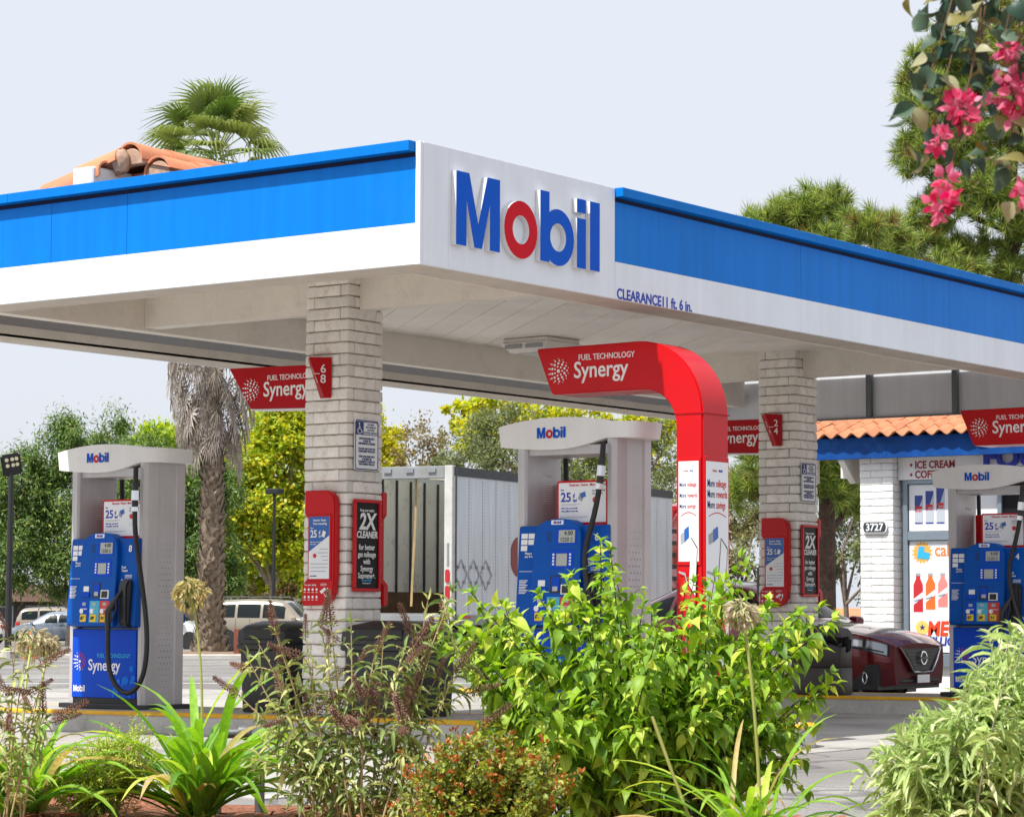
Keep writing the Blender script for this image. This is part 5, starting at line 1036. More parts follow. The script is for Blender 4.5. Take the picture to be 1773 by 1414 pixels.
# ================================================================ FOLIAGE TOOLS
r0 = np.array([math.cos(yaw), math.sin(yaw), 0.]); f0 = np.array([-math.sin(yaw), math.cos(yaw), 0.]); zz = np.array([0., 0., 1.])
def unit(a): return a/np.maximum(np.linalg.norm(a, axis=-1, keepdims=True), 1e-9)
def leaf_cloud(name, pos, ax, nr, ln, wd, tv, tf, mt, parent, smooth=True):
    """one mesh of many leaves; tv: template (along, across, lift), tf: quads/tris of equal size"""
    N = len(pos); ax = unit(ax); nr = unit(nr-ax*np.sum(nr*ax, 1, keepdims=True)); sd = np.cross(nr, ax); tv = np.array(tv, float); tf = np.array(tf, int); K = len(tv)
    V = pos[:, None]+ax[:, None]*(tv[None, :, 0:1]*ln[:, None, None])+sd[:, None]*(tv[None, :, 1:2]*wd[:, None, None])+nr[:, None]*(tv[None, :, 2:3]*ln[:, None, None])
    F = (tf[None]+(np.arange(N)*K)[:, None, None]).reshape(-1, tf.shape[1]); me = bpy.data.meshes.new(name)
    me.vertices.add(N*K); me.vertices.foreach_set('co', V.reshape(-1).astype(np.float32)); nf, s = F.shape
    me.loops.add(nf*s); me.loops.foreach_set('vertex_index', F.reshape(-1).astype(np.int32)); me.polygons.add(nf); me.polygons.foreach_set('loop_start', (np.arange(nf)*s).astype(np.int32)); me.polygons.foreach_set('loop_total', np.full(nf, s, np.int32))
    me.update(calc_edges=True); me.validate()
    if smooth: me.polygons.foreach_set('use_smooth', np.ones(nf, bool))
    me.materials.append(mt); o = obj(name, me, parent); o['kind'] = 'stuff'; return o
CARD = ([(0,0,0),(.45,-.5,.06),(1,0,-.04),(.45,.5,.06)], [(0,1,2,3)])
def rows(prof, lift, fold=.0):
    """leaf template from half widths along the length"""
    v = []; n = len(prof)
    for i, w in enumerate(prof): t_ = i/(n-1); v += [(t_, -w*.5, lift(t_)+fold*w), (t_, 0, lift(t_)), (t_, w*.5, lift(t_)+fold*w)]
    f = []
    for i in range(n-1): f += [(3*i, 3*i+3, 3*i+4, 3*i+1), (3*i+1, 3*i+4, 3*i+5, 3*i+2)]
    return v, f
OVATE = rows([.06,.55,.88,1.,.93,.72,.42,.18,.01], lambda t_: .22*t_-.55*t_*t_, .12)
LANCE = rows([.15,.8,1.,.7,.03], lambda t_: .22*t_-.55*t_*t_, .12)
def rdir(n): return unit(rng.normal(size=(n, 3)))
def world_of(loc, lat, dep, z): return np.array([loc[0], loc[1], 0.])+np.outer(np.atleast_1d(lat), r0)+np.outer(np.atleast_1d(dep), f0)+np.outer(np.atleast_1d(z), zz)

# ================================================================ BACKGROUND TREES
M['bark'] = mat('bark', (.16,.12,.09), .9, var=.3, vs=6, bump=.02, bs=15); M['bark_pale'] = mat('bark_pale', (.34,.27,.21), .9, var=.25, vs=5, bump=.02, bs=12)
LM = dict(
 dark=leafmat('leaf_dark', (.035,.075,.022), (.095,.15,.035), (.22,.25,.05), .3, gain=1.75), yellow=leafmat('leaf_yellow', (.20,.25,.025), (.42,.38,.03), (.50,.36,.03), .45, gain=1.7), lime=leafmat('leaf_lime', (.16,.26,.02), (.30,.37,.03), (.40,.42,.04), .45, gain=1.5),
 olive=leafmat('leaf_olive', (.10,.13,.055), (.19,.22,.09), (.27,.27,.12), .3, gain=1.2), rusty=leafmat('leaf_rusty', (.20,.15,.07), (.30,.24,.08), (.34,.22,.08), .3), hedge=leafmat('leaf_hedge', (.05,.07,.02), (.14,.08,.03), (.2,.1,.03), .25))
def tree(name, label, loc, blobs, lm, bark, per=1500, leaf=(.17,.09), base=None, droop=.0, depth=1., fill=.85, trunk_r=.16, group='trees beyond the parking lot', mix=None):
    gx, gy = loc; gz = gc(gx, gy); t = thing(name, label, 'tree', (gx, gy, gz), 0, group); P = []; A = []; Nn = []
    hmin = min(b[1]-b[3] for b in blobs); tr = MB(); top = max(b[1] for b in blobs); hub = np.array([0, 0, max(1.4, hmin*.8)])
    tr.tube([(0,0,-.2),(.05,0,hub[2]*.5),(0,.03,hub[2])], [trunk_r*1.3, trunk_r, trunk_r*.85], 8)
    for (la, h, rx, rz) in blobs:
        dep = rng.normal()*.5*depth; c = r0*la+f0*dep+zz*h; ry = (rx+rz)*.5*depth
        mid = hub*.5+c*.5+np.array([rng.normal()*.15, rng.normal()*.15, .1]); tr.tube([tuple(hub*.98), tuple(mid), tuple(c)], [trunk_r*.6, trunk_r*.35, .03], 6)
        nc = max(5, int(9*rx*rz)+4); u = rdir(nc)*rng.uniform(.45, 1.0, (nc, 1)); cc = c+np.outer(u[:, 0]*rx, r0)+np.outer(u[:, 1]*ry, f0)+np.outer(u[:, 2]*rz, zz)
        for q in cc[:max(3, nc//2)]: tr.tube([tuple(c), tuple((c+q)/2+rng.normal(size=3)*.08), tuple(q)], [.035, .022, .01], 5)
        n = int(per*1.3*rx*rz); k = rng.integers(0, nc, n); cr = rng.uniform(.16, .40, nc)*(rx+rz)*.5
        d_ = rng.normal(size=(n, 3))*cr[k][:, None]*np.array([.62, .62, .62]); p = cc[k]+d_
        P.append(p); out = unit(p-c); a = rdir(n)*.8+out*.5; a[:, 2] -= droop; A.append(a); Nn.append(rdir(n)*.6+out*.5+zz*.6)
    tr.build('trunk', bark, t, smooth=True, angle=80); P = np.vstack(P); A = np.vstack(A); Nn = np.vstack(Nn); n = len(P); s = rng.uniform(.6, 1.35, n)
    if mix is not None:
        cut = rng.random(n) < mix[1]; leaf_cloud('crown', P[cut], A[cut], Nn[cut], leaf[0]*s[cut], leaf[1]*s[cut], *CARD, LM[mix[0]], t, False); P, A, Nn, s = P[~cut], A[~cut], Nn[~cut], s[~cut]
    leaf_cloud('crown', P, A, Nn, leaf[0]*s, leaf[1]*s, *CARD, LM[lm], t, False); return t
tree('broadleaf_tree', 'tall dark green feathery tree behind the lamp post at left', (-69.5, 63.7), [(.13,9.09,.95,1.76),(-1.13,8.09,1.1,1.51),(-2.14,6.83,1.13,2.01),(1.51,8.34,.9,2.14),(0,6.08,2.14,2.26),(-2.01,4.57,1.51,1.51),(1.76,5.58,1.51,2.26),(-3.52,6.08,1.26,2.26),(0,3.5,2.4,1.2),(-2.6,3.2,1.5,1.1),(2.3,3.4,1.4,1.2)], 'dark', M['bark_pale'], 1900, (.22,.06), droop=.5)
tree('broadleaf_tree', 'dark green feathery tree between the pump numbered 8 and the palm trunk', (-62.6, 62.6), [(-.96,6.54,1.44,2.16),(.96,6.06,1.32,2.28),(1.68,4.39,1.2,1.68),(0,4.15,1.92,1.44),(2.16,6.54,.84,1.44),(-1.32,7.74,.72,1.2),(-1.5,3.2,1.4,1.1),(1.6,3.0,1.5,1.1)], 'dark', M['bark'], 1900, (.22,.06), droop=.5)
tree('broadleaf_tree', 'yellow green tree top showing above the pump numbered 8', (-80.8, 80.3), [(0,9.95,1.34,1.34),(-.8,8.47,1.48,1.48),(1.13,9.36,1.19,1.48),(0,7,2.4,1.8),(0,4.4,2.6,1.8)], 'lime', M['bark'], 1300, (.24,.15))
tree('broadleaf_tree', 'bright yellow and lime tree right of the palm trunk', (-65.8, 72.7), [(0,10.2,1.58,1.58),(-1.05,8.36,1.18,1.58),(.79,8.89,1.31,1.84),(-.79,6.0,1.44,1.84),(-1.58,6.79,.92,1.31),(.79,5.74,1.31,2.1),(1.31,10.99,1.31,1.31),(-.2,4.6,1.4,.9),(-1.7,5.2,1.2,1.2),(1.2,4.2,1.2,1.),(-2.4,7.2,1.0,1.4),(2.2,6.5,1.,2.),(2.4,9,1.,1.6)], 'yellow', M['bark_pale'], 1400, (.22,.15), mix=('lime', .5))
tree('broadleaf_tree', 'yellow tree peeking out right of the nearer column', (-77.6, 95.1), [(-.64,10.57,1.6,1.6),(.64,10.89,.8,1.12),(-1.92,11.85,1.92,1.92),(0,8,1.6,1.5),(-2,7,2.2,2.2),(-2,3.5,2.4,1.8)], 'yellow', M['bark'], 1100, (.26,.17))
tree('sparse_tree', 'thin rusty tree with bare twigs above the box trailer', (-63.3, 80.7), [(0,9.6,1.23,1.1),(.82,9.19,.96,.82),(-.82,8.92,.82,.69),(0,8,1.2,.8)], 'rusty', M['bark_pale'], 420, (.17,.10), trunk_r=.12)
tree('broadleaf_tree', 'grey green rounded tree above the box trailer roof', (-46.1, 62.2), [(.22,7.69,1.3,1.3),(-.87,7.04,1.08,.87),(1.08,8.34,.98,.98),(-1.52,6.39,.87,.65),(.87,6.6,1.3,1.3),(2.17,7.47,1.08,1.08),(0,5.2,1.8,1.2)], 'olive', M['bark'], 1300, (.16,.06))
tree('broadleaf_tree', 'wide yellow tree crown along the far canopy edge behind the pump numbered 6', (-52.7, 76.0), [(-3.77,9.99,1.0,.63),(-2.26,10.36,1.26,.63),(-.5,10.11,1.51,.75),(1.26,9.86,1.51,.75),(3.27,9.61,1.51,.75),(4.77,9.36,1.0,.75),(-3,9,1.3,1),(0,9,1.5,1),(3,8.6,1.5,1)], 'yellow', M['bark'], 900, (.22,.15), mix=('lime', .25))
tree('broadleaf_tree', 'grey green tree seen through the open bay of the pump numbered 6', (-44.9, 69.3), [(-1.6,7.33,1.37,1.37),(0,7.56,1.37,1.37),(1.6,7.33,1.14,1.37),(2.28,8.24,.69,.91),(-1.37,6.19,1.37,.91),(1,5.6,1.6,1.3)], 'olive', M['bark'], 1100, (.17,.065), mix=('lime', .15))
tree('shrub_tree', 'olive green shrub between the pump numbered 6 and the red arch', (-29.6, 49.4), [(0,4.71,.51,1.2),(0,2.99,.6,1.2),(.9,4.5,.6,1.1),(-.9,3.5,.6,1.1)], 'olive', M['bark'], 2600, (.12,.05), trunk_r=.08)
tree('shrub_tree', 'olive green shrub between the red arch and the farther column', (-21.0, 39.5), [(-.07,3.48,.57,.99),(.14,2.35,.64,.85),(.57,4.05,.57,.85),(-.5,2.3,.6,.8)], 'olive', M['bark'], 3200, (.10,.045), trunk_r=.07, mix=('rusty', .3))
tree('shrub_tree', 'grey green shrub in the gap between the farther column and the store pier', (-16.6, 36.6), [(-.2,3.27,.59,.65),(.26,3.53,.52,.65),(0,2.49,.59,.65),(.46,2.88,.39,.78),(-.4,2.3,.5,.6),(.4,2.0,.5,.6)], 'olive', M['bark'], 3200, (.10,.045), trunk_r=.07)
tree('hedge', 'low reddish hedge before the cream flats', (-72.2, 80.4), [(-1.14,2.2,.8,.6),(-.29,2.1,.9,.6),(.71,2.2,.9,.6),(-1,1.2,1,.8),(.6,1.2,1,.8)], 'hedge', M['bark'], 800, (.2,.12), trunk_r=.06, group=None)

# long-needled pines
PN = leafmat('pine_needles', (.025,.05,.012), (.13,.17,.035), (.26,.26,.06), .35, gain=2.4); PD = leafmat('pine_needles_dry', (.16,.09,.035), (.26,.14,.05), None, .2)
def pine(label, loc, blobs, tr_top, tr_r, per=60, lean=(0, 0)):
    gx, gy = loc; t = thing('pine_tree', label, 'tree', (gx, gy, gc(gx, gy)), 0, 'long-needled pines behind the store'); b = MB()
    b.tube([(0,0,-.3),(lean[0]*.3,lean[1]*.3,tr_top*.35),(lean[0],lean[1],tr_top)], [tr_r*1.15, tr_r, tr_r*.45], 10); C_ = []; D_ = []
    for la, h, rx, rz in blobs:
        dep = rng.normal()*.5; c = r0*la+f0*dep+zz*h; hub = np.array([lean[0]*h/tr_top, lean[1]*h/tr_top, min(tr_top, h-.5-abs(la)*.25)])
        b.tube([tuple(hub), tuple((hub*.45+c*.55)-zz*.12), tuple(c)], [.09, .06, .025], 6)
        n = int(per*1.9*rx*rz)+14; u = rdir(n)*rng.uniform(.25, 1.1, (n, 1)); q = c+np.outer(u[:, 0]*rx, r0)+np.outer(u[:, 1]*(rx+rz)*.55, f0)+np.outer(u[:, 2]*rz, zz)
        for p_ in q:
            d_ = unit((p_-c)*.7+zz*.35+rng.normal(size=3)*.25); C_.append(p_); D_.append(d_)
            if rng.random() < .55: b.tube([tuple(c+(p_-c)*.1), tuple(c+(p_-c)*.6-zz*.04), tuple(p_)], [.02, .014, .008], 4)
    b.build('trunk', mat('pine_bark', (.075,.045,.032), .95, var=.4, vs=4, fine=.4, fs=14, bump=.04, bs=8), t, smooth=True, angle=80); C_ = np.array(C_); D_ = np.array(D_); m_ = 90
    base = np.repeat(C_, m_, 0)+np.repeat(D_, m_, 0)*rng.uniform(-.12, .04, (len(C_)*m_, 1)); ax = rdir(len(base))*.8+np.repeat(D_, m_, 0)*.8; ax[:, 2] -= .08
    n = len(base); dry = (rng.random(len(C_)) < .10).repeat(m_) & (rng.random(n) < .6)
    L_ = rng.uniform(.20, .32, n); NT_ = ([(0,-.5,0),(.55,-.45,-.02),(1,0,-.10),(.55,.45,-.02),(0,.5,0)], [(0,1,2,3,4)])
    leaf_cloud('needles', base[~dry], ax[~dry], rdir(n)[~dry], L_[~dry], np.full((~dry).sum(), .011), *NT_, PN, t, False); leaf_cloud('dry_needles', base[dry], ax[dry], rdir(n)[dry], L_[dry], np.full(dry.sum(), .011), *NT_, PD, t, False)
pine('pine with clumped needle tufts above the middle of the right fascia', (-11.5, 26.6), [(-.55,8.5,.53,.47),(.19,8.66,.42,.42),(-1.07,8.24,.47,.37),(.71,8.08,.53,.37),(-.13,7.87,.63,.37),(1.34,8.08,.42,.42),(.5,7.56,.53,.32),(-1.49,3.46,.47,.42),(.08,3.46,.42,.37),(.5,3.25,.37,.32),(-.44,3.88,.63,.63),(-1.2,4.1,.6,.5),(.5,4.2,.6,.5),(0,6,1.,.8)], 8.3, .15, 95)
pine('large pine filling the sky at the upper right', (-10.8, 32.1), [(-1.26,11.19,.57,.69),(-1.37,11.99,.46,.46),(-1.48,10.28,.46,.46),(-.8,12.56,.57,.69),(-.23,11.88,.69,.91),(-.46,10.4,.8,.69),(.46,10.97,.69,.91),(-.91,9.48,.69,.57),(0,9.37,.8,.69),(-1.37,8.68,.69,.46),(-.34,8.34,.8,.46),(.69,8.91,.69,.69),(.46,12.79,.69,.69),(-1.83,8.34,.46,.29),(.34,8.0,.46,.34),(-.91,8.0,.69,.29),(1.3,11.5,.8,.9),(1.4,9.8,.8,.9),(1.3,8.2,.8,.6)], 12.6, .15, 72, (.5, .3))

# fan palm
tree('broadleaf_tree', 'broad yellow green tree filling the gap behind the palm trunk', (-84, 88), [(-3,4,2.6,2.),(0,5,2.6,2.6),(3,4.4,2.6,2.2),(6,4,2.6,2.),(1.5,8,2.4,2.),(5,7,2.,2.)], 'lime', M['bark'], 800, (.28,.17), mix=('yellow', .3))
tree('broadleaf_tree', 'dark green tree low behind the tan suv', (-58, 76), [(-2,3.2,1.6,1.2),(0,3.8,1.6,1.4),(2,3.2,1.6,1.2),(3.6,3.6,1.4,1.4)], 'dark', M['bark'], 1100, (.2,.1))
palm = thing('fan_palm', 'tall fan palm with a grey skirt of dead fronds rising behind the canopy', 'palm tree', (-41.19, 42.18, gc(-41.2, 42.2)-.25))
b = MB(); prof = [(.80,-.1),(.66,.15),(.46,.6),(.36,1.3),(.31,3),(.29,5),(.27,9),(.26,13.5),(.26,15.2)]
b.lathe(prof, 14); o = b.build('trunk', mat('palm_trunk', (.20,.16,.12), .95, var=.35, vs=4, fine=.3, fs=20, bump=.03, bs=9), palm, smooth=True)
bt = MB()
for k in range(400):
    z = .3+6.0*k/400; a = k*2.39996; r_ = float(np.interp(z, [p[1] for p in prof], [p[0] for p in prof])); d = Vector((math.cos(a), math.sin(a), 0)); s_ = Vector((-d.y, d.x, 0)); p = d*r_+Vector((0, 0, z)); w_ = random.uniform(.07, .16)
    bt.add([p-s_*w_, p+s_*w_, p+d*random.uniform(.03, .16)+Vector((0,0,random.uniform(.12, .34)))+s_*w_*random.uniform(.2, .8), p+d*random.uniform(.04, .14)+Vector((0,0,random.uniform(.14, .32)))-s_*w_*random.uniform(.2, .8), p+Vector((0,0,.02))-d*.03], [(0,1,2,3),(0,3,4),(1,4,2)])
o = bt.build('leaf_bases', mat('palm_boot', (.24,.19,.14), .95, var=.4, vs=8), palm, fixn=False); o['kind'] = 'stuff'
def fan_mesh(seed, L_=1.05, n=30, droop=.25, cup=.15, mt=None, petiole=.9):
    rr = random.Random(seed); b = MB(); b.tube([(0,0,0),(petiole*.5,0,.03),(petiole,0,0)], [.03,.022,.014], 5, m=1)
    for i in range(n):
        a = R(-118+236*i/(n-1)); l = L_*(.72+.28*math.cos(a*.6))*rr.uniform(.93, 1.05); d = Vector((math.cos(a), math.sin(a), 0)); s_ = Vector((-d.y, d.x, 0)); o_ = Vector((petiole, 0, 0)); pts = []
        for k, (u, w_) in enumerate(((.02,.008),(.35,.034),(.62,.034),(.82,.016),(1.,.003))):
            dz = -droop*l*max(0, u-.5)**1.6*2.6*rr.uniform(.7, 1.4)+cup*u*abs(math.sin(a))*.6
            c = o_+d*(l*u)*(1-.12*max(0, u-.6))+Vector((0, 0, dz)); pts += [c-s_*w_, c+Vector((0, 0, .014 if u < .7 else 0)), c+s_*w_]
        b.add(pts, [(3*k, 3*k+3, 3*k+4, 3*k+1) for k in range(4)]+[(3*k+1, 3*k+4, 3*k+5, 3*k+2) for k in range(4)])
    return b.mesh('frond', mt, fixn=False)
PF = leafmat('palm_frond', (.10,.17,.03), (.30,.34,.09), None, .35, objrand=True); PP = mat('palm_petiole', (.22,.26,.08), .5, var=.1); DEAD = leafmat('dead_frond', (.22,.185,.15), (.46,.41,.36), None, .15, objrand=True)
fans = [fan_mesh(k, 1.0, 26, .35+.15*k, .25, [PF, PP], 1.15) for k in range(4)]
for k in range(40):
    a = k*2.39996+random.uniform(-.25, .25); el = R(80-145*(k/39)**.9+random.uniform(-9, 9)); d = Vector((math.cos(a)*math.cos(el), math.sin(a)*math.cos(el), math.sin(el))); side = Vector((-math.sin(a), math.cos(a), 0)); up_ = d.cross(side)
    if up_.z < 0: up_, side = -up_, -side
    mm = Matrix((d, up_.cross(d), up_)).transposed().to_4x4(); mm.translation = Vector((0, 0, 15.1+.45*(1-k/39)))+d*.12
    obj('frond', random.choice(fans), palm, mm @ Matrix.Rotation(random.uniform(-.5, .5), 4, 'X') @ Matrix.Scale(random.uniform(1.0, 1.2), 4))
deads = [fan_mesh(10+k, .95, 16, .1, .0, [DEAD, DEAD], .5) for k in range(3)]
for me in deads:
    for v in me.vertices: v.co.y *= .34; v.co.z += random.uniform(-.02, .02)
for k in range(230):
    z = 6.5+8.3*(k/230)**1.1; a = k*2.39996+random.uniform(-.2, .2); rad = .42+.62*min(1, max(0, (z-6.4)/2.6))**.8+.05*(z-7)/8
    d = Vector((math.cos(a)*.26, math.sin(a)*.26, -1)).normalized(); out = Vector((math.cos(a), math.sin(a), .26)).normalized()
    mm = Matrix((d, out.cross(d), out)).transposed().to_4x4(); mm.translation = (math.cos(a)*rad, math.sin(a)*rad, z+.5)
    obj('dead_frond', random.choice(deads), palm, mm @ Matrix.Rotation(random.uniform(-.5, .5), 4, 'X') @ Matrix.Scale(random.uniform(.85, 1.25), 4))
# ================================================================ FOREGROUND PLANTS
M['stem_green'] = mat('stem_green', (.22,.24,.07), .6, var=.2); M['stem_brown'] = mat('stem_brown', (.17,.10,.05), .8, var=.25); M['stem_dark'] = mat('stem_dark', (.06,.045,.03), .8, var=.2)
def curve3(a, b_, c, n=12): t_ = np.linspace(0, 1, n)[:, None]; return a*(1-t_)**2+b_*2*t_*(1-t_)+c*t_**2
def make_bush(name, label, loc, tips, tmpl, ln, wd, lm, stemm, base_sp=.12, dup_=3, dep=.35, node=.035, start=.3, twig=5, droop=.6, seed=1, cat='shrub', nobj=300, clump=2, stem_r=.006, lmo=None, tipsz=1., jit=.05, tippoint=None):
    """stems run from the foot to the listed tips; leaves sit in pairs at nodes along stems and side twigs"""
    global rng
    rng = np.random.default_rng(seed); gz = g(*loc)+.045; t = thing(name, label, cat, (loc[0], loc[1], gz)); st = MB(); P = []; A = []; S = []; ends = []
    for la, h in tips:
        for k in range(dup_):
            l2 = la+rng.normal()*jit*(k > 0); d2 = rng.normal()*dep if k else rng.uniform(-.25, .1)*dep; h2 = h*(1-.06*abs(rng.normal())*(k > 0)); tip = r0*l2+f0*d2+zz*h2
            bs = r0*(rng.normal()*base_sp+.1*la)+f0*rng.normal()*base_sp*.7; mid = bs*.4+tip*.45+zz*(h2*.12)+rng.normal(size=3)*.03; C = curve3(bs, mid, tip, 14)
            st.tube([tuple(c) for c in C], list(np.linspace(stem_r, stem_r*.35, 14)), 5, caps=False); ends.append((C[-1], C[-1]-C[-3]))
            seg = [(C, start)]
            for q in range(twig):
                u = rng.uniform(.35, .95); i = int(u*13); b0 = C[i]; dr = unit((C[min(13, i+1)]-C[i-1])*.5+rdir(1)[0]*.05+np.array([*rng.normal(size=2)*.05, 0])+zz*.01); tl = rng.uniform(.08, .22)*(1.2-u*.5)
                e = b0+dr*tl*.8+rng.normal(size=3)*.05*tl/.15; e[2] = max(e[2], .04); T_ = curve3(b0, b0*.5+e*.5+zz*.02, e, 6); st.tube([tuple(c) for c in T_], list(np.linspace(stem_r*.5, stem_r*.25, 6)), 4, caps=False); seg.append((T_, .15)); ends.append((T_[-1], T_[-1]-T_[-2]))
            for (cv, s0) in seg:
                dl = np.linalg.norm(np.diff(cv, axis=0), axis=1); cum = np.concatenate([[0], np.cumsum(dl)]); Ls = np.arange(s0*cum[-1], cum[-1], node)
                ph = rng.uniform(0, 3)
                for j, s_ in enumerate(Ls):
                    p = np.array([np.interp(s_, cum, cv[:, m_]) for m_ in range(3)]); tan = unit(cv[min(len(cv)-1, np.searchsorted(cum, s_))]-cv[max(0, np.searchsorted(cum, s_)-1)]+1e-6); a0 = ph+j*1.57
                    e1 = unit(np.cross(tan, np.array([.3, .2, 1.]))); e2 = np.cross(tan, e1); rel = s_/cum[-1]
                    for sg in (0, math.pi) if clump == 2 else np.linspace(0, 6.28, clump+1)[:-1]:
                        dd = e1*math.cos(a0+sg)+e2*math.sin(a0+sg); P.append(p); a = dd*.9+tan*(.25+.5*rel)-zz*droop*(1-.6*rel); A.append(a+rng.normal(size=3)*.22); S.append((1-.45*rel)*rng.uniform(.5, 1.3))
            for q in range(3): P.append(C[-1]); A.append(unit(C[-1]-C[-3])+rng.normal(size=3)*.6); S.append(.5*tipsz)
    st.build('stems', stemm, t, smooth=True, angle=80, fixn=False)['kind'] = 'stuff'
    P = np.array(P); A = unit(np.array(A)); S = np.array(S); n = len(P); Nn = zz+rng.normal(size=(n, 3))*.35; near = np.argsort(P@f0-.3*P[:, 2])
    tv, tf = tmpl; k = min(nobj, n//4); pick = near[:k*3][rng.permutation(min(n, k*3))[:k]] if k else np.array([], int); rest = np.setdiff1d(np.arange(n), pick)
    leaf_cloud('foliage', P[rest], A[rest], Nn[rest], ln*S[rest], wd*S[rest], tv, tf, lm, t)
    if k:
        me = bpy.data.meshes.new('leaf'); me.from_pydata([tuple(v) for v in tv], [], [tuple(f) for f in tf]); me.polygons.foreach_set('use_smooth', [True]*len(me.polygons)); me.materials.append(lmo or lm)
        for i in pick:
            a = A[i]; n_ = unit(Nn[i]-a*(Nn[i]@a)); sd = np.cross(n_, a); mm = Matrix([[a[q]*ln*S[i], sd[q]*wd*S[i], n_[q]*ln*S[i], P[i][q]] for q in range(3)]+[[0,0,0,1]]); obj('leaf', me, t, mm)
    return t, ends
SAL = ((.06,.13,.016), (.22,.34,.035), (.42,.48,.08)); salvia = leafmat('salvia_leaf', *SAL, .42, gain=1.75); salvia_o = leafmat('salvia_leaf_single', *SAL, .42, objrand=True, gain=1.75)
bush, _ = make_bush('leafy_bush', 'big lime green leafy bush in front of the pump numbered 6', (5.25, -5.13),
 [(-.80,.97),(-.71,1.06),(-.58,1.0),(-.44,1.05),(-.3,1.12),(-.18,1.27),(-.12,1.14),(0,1.0),(.1,.95),(.21,1.10),(.3,1.13),(.41,1.21),(.53,1.03),(.65,.98),(.74,1.0),(.78,.73),(-.77,.86),(-.68,.69),(-.62,.54),(.7,.56),(.63,.4),(-.51,.95),(-.27,.98),(-.07,.9),(.22,.93),(.46,.93),(-.4,.6),(.3,.6),(0,.6),(-.2,.75),(.5,.7),(.1,.8),(-.5,.75)], OVATE, .102, .052, salvia, M['stem_dark'], .16, 3, .30, .036, .25, 6, 1.15, 11, nobj=300, lmo=salvia_o, stem_r=.005)
SG = ((.16,.22,.075), (.32,.40,.15), (.45,.50,.28)); sage = leafmat('sage_leaf', *SG, .4, gain=1.7); sage_o = leafmat('sage_leaf_single', *SG, .4, objrand=True, gain=1.7)
make_bush('sage_bush', 'pale grey green bush with narrow arching leaves at the lower right', (6.80, -5.25),
 [(-.24,.50),(-.29,.42),(-.17,.54),(-.09,.59),(0,.70),(.09,.83),(.15,.89),(.21,.90),(.26,.83),(-.32,.44),(-.28,.34),(-.2,.5),(-.07,.58),(.07,.66),(.2,.72),(.31,.78),(-.13,.42),(0,.44),(.15,.51),(.3,.6),(.38,.7),(.4,.85)], LANCE, .14, .024, sage, mat('stem_hoary', (.48,.46,.38), .8, var=.15), .10, 3, .22, .030, .22, 5, .45, 21, nobj=300, lmo=sage_o, stem_r=.005, jit=.035)
BD = ((.06,.10,.03), (.20,.24,.08), (.36,.37,.17)); bud = leafmat('buddleia_leaf', *BD, .35, gain=2.1); bud_o = leafmat('buddleia_leaf_single', *BD, .35, objrand=True, gain=2.1)
spike_m = mat('seed_spike', (.21,.115,.08), .9, var=.45, vs=60, fine=.4, fs=150)
def spike_mesh(seed):
    rr = random.Random(seed); b = MB(); b.tube([(0,0,0),(.07,0,.004),(.14,0,.0)], [.003,.003,.001], 4)
    for k in range(110):
        u = k/110; a = k*2.4; r_ = .014*(1-.75*u)*rr.uniform(.7, 1.2); c = Vector((.012+.125*u, math.cos(a)*r_, math.sin(a)*r_)); d = Vector((.35, math.cos(a), math.sin(a))).normalized(); s_ = d.cross(Vector((1, 0, 0))).normalized(); q = d.cross(s_); l, w_ = rr.uniform(.007, .012), rr.uniform(.0025, .004)
        b.add([c-s_*w_-q*w_*.5, c+s_*w_-q*w_*.5, c+q*w_, c+d*l], [(0,1,3),(1,2,3),(2,0,3)])
    return b.mesh('seed_spike', spike_m, fixn=False)
spikes = [spike_mesh(k) for k in range(4)]
def add_spikes(t, ends, pr, seed, smin=.35):
    rr = random.Random(seed)
    for (p, d) in ends:
        if p[2] < smin or rr.random() > pr: continue
        d = Vector(tuple(unit(d))); d = (d+Vector((rr.uniform(-.5, .5), rr.uniform(-.5, .5), rr.uniform(-.1, .4)))).normalized(); y = d.orthogonal().normalized(); mm = Matrix((d, y, d.cross(y))).transposed().to_4x4(); mm.translation = Vector(tuple(p))-d*.01
        obj('seed_spike', rr.choice(spikes), t, mm @ Matrix.Scale(rr.uniform(.75, 1.3), 4))

t, e_ = make_bush('butterfly_bush', 'open bush with brown dried flower spikes in front of the nearer column', (4.56, -6.13),
 [(.36,1.06),(.26,1.03),(.2,.88),(.08,.90),(-.05,.94),(-.13,.92),(-.17,.93),(-.23,.88),(-.35,.90),(-.42,.85),(-.47,.80),(-.5,.65),(-.4,.56),(.16,.80),(.28,.85),(.29,.71),(.37,.75),(.44,.82),(.4,.49),(.47,.52),(-.33,.73),(-.14,.82),(.05,.82),(-.28,.35),(-.4,.47),(.19,.59),(.33,.4),(0,.5),(.1,.4),(-.1,.4),(-.2,.55)], LANCE, .105, .020, bud, mat('stem_straw', (.40,.31,.15), .7, var=.25), .05, 1, .20, .045, .28, 4, .6, 31, nobj=280, lmo=bud_o, stem_r=.006, jit=.04)
add_spikes(t, e_, .62, 5, .50)
t, e_ = make_bush('butterfly_bush', 'bush with brown dried flower spikes cut by the left picture edge', (3.08, -6.69),
 [(.17,.76),(.10,.85),(.15,.66),(.16,.55),(.04,.88),(-.04,.8),(.02,.6),(-.1,.7)], LANCE, .09, .018, bud, MATS['stem_straw'], .05, 1, .18, .05, .35, 3, .5, 33, nobj=40, lmo=bud_o, stem_r=.005, jit=.03)
add_spikes(t, e_, .45, 6, .5)
OR = ((.06,.10,.02), (.20,.24,.03), (.34,.30,.04)); dwarf = leafmat('dwarf_leaf', *OR, .3, gain=1.6); OVS = rows([.1,.9,1.,.03], lambda t_: .1*t_-.2*t_*t_, .1)
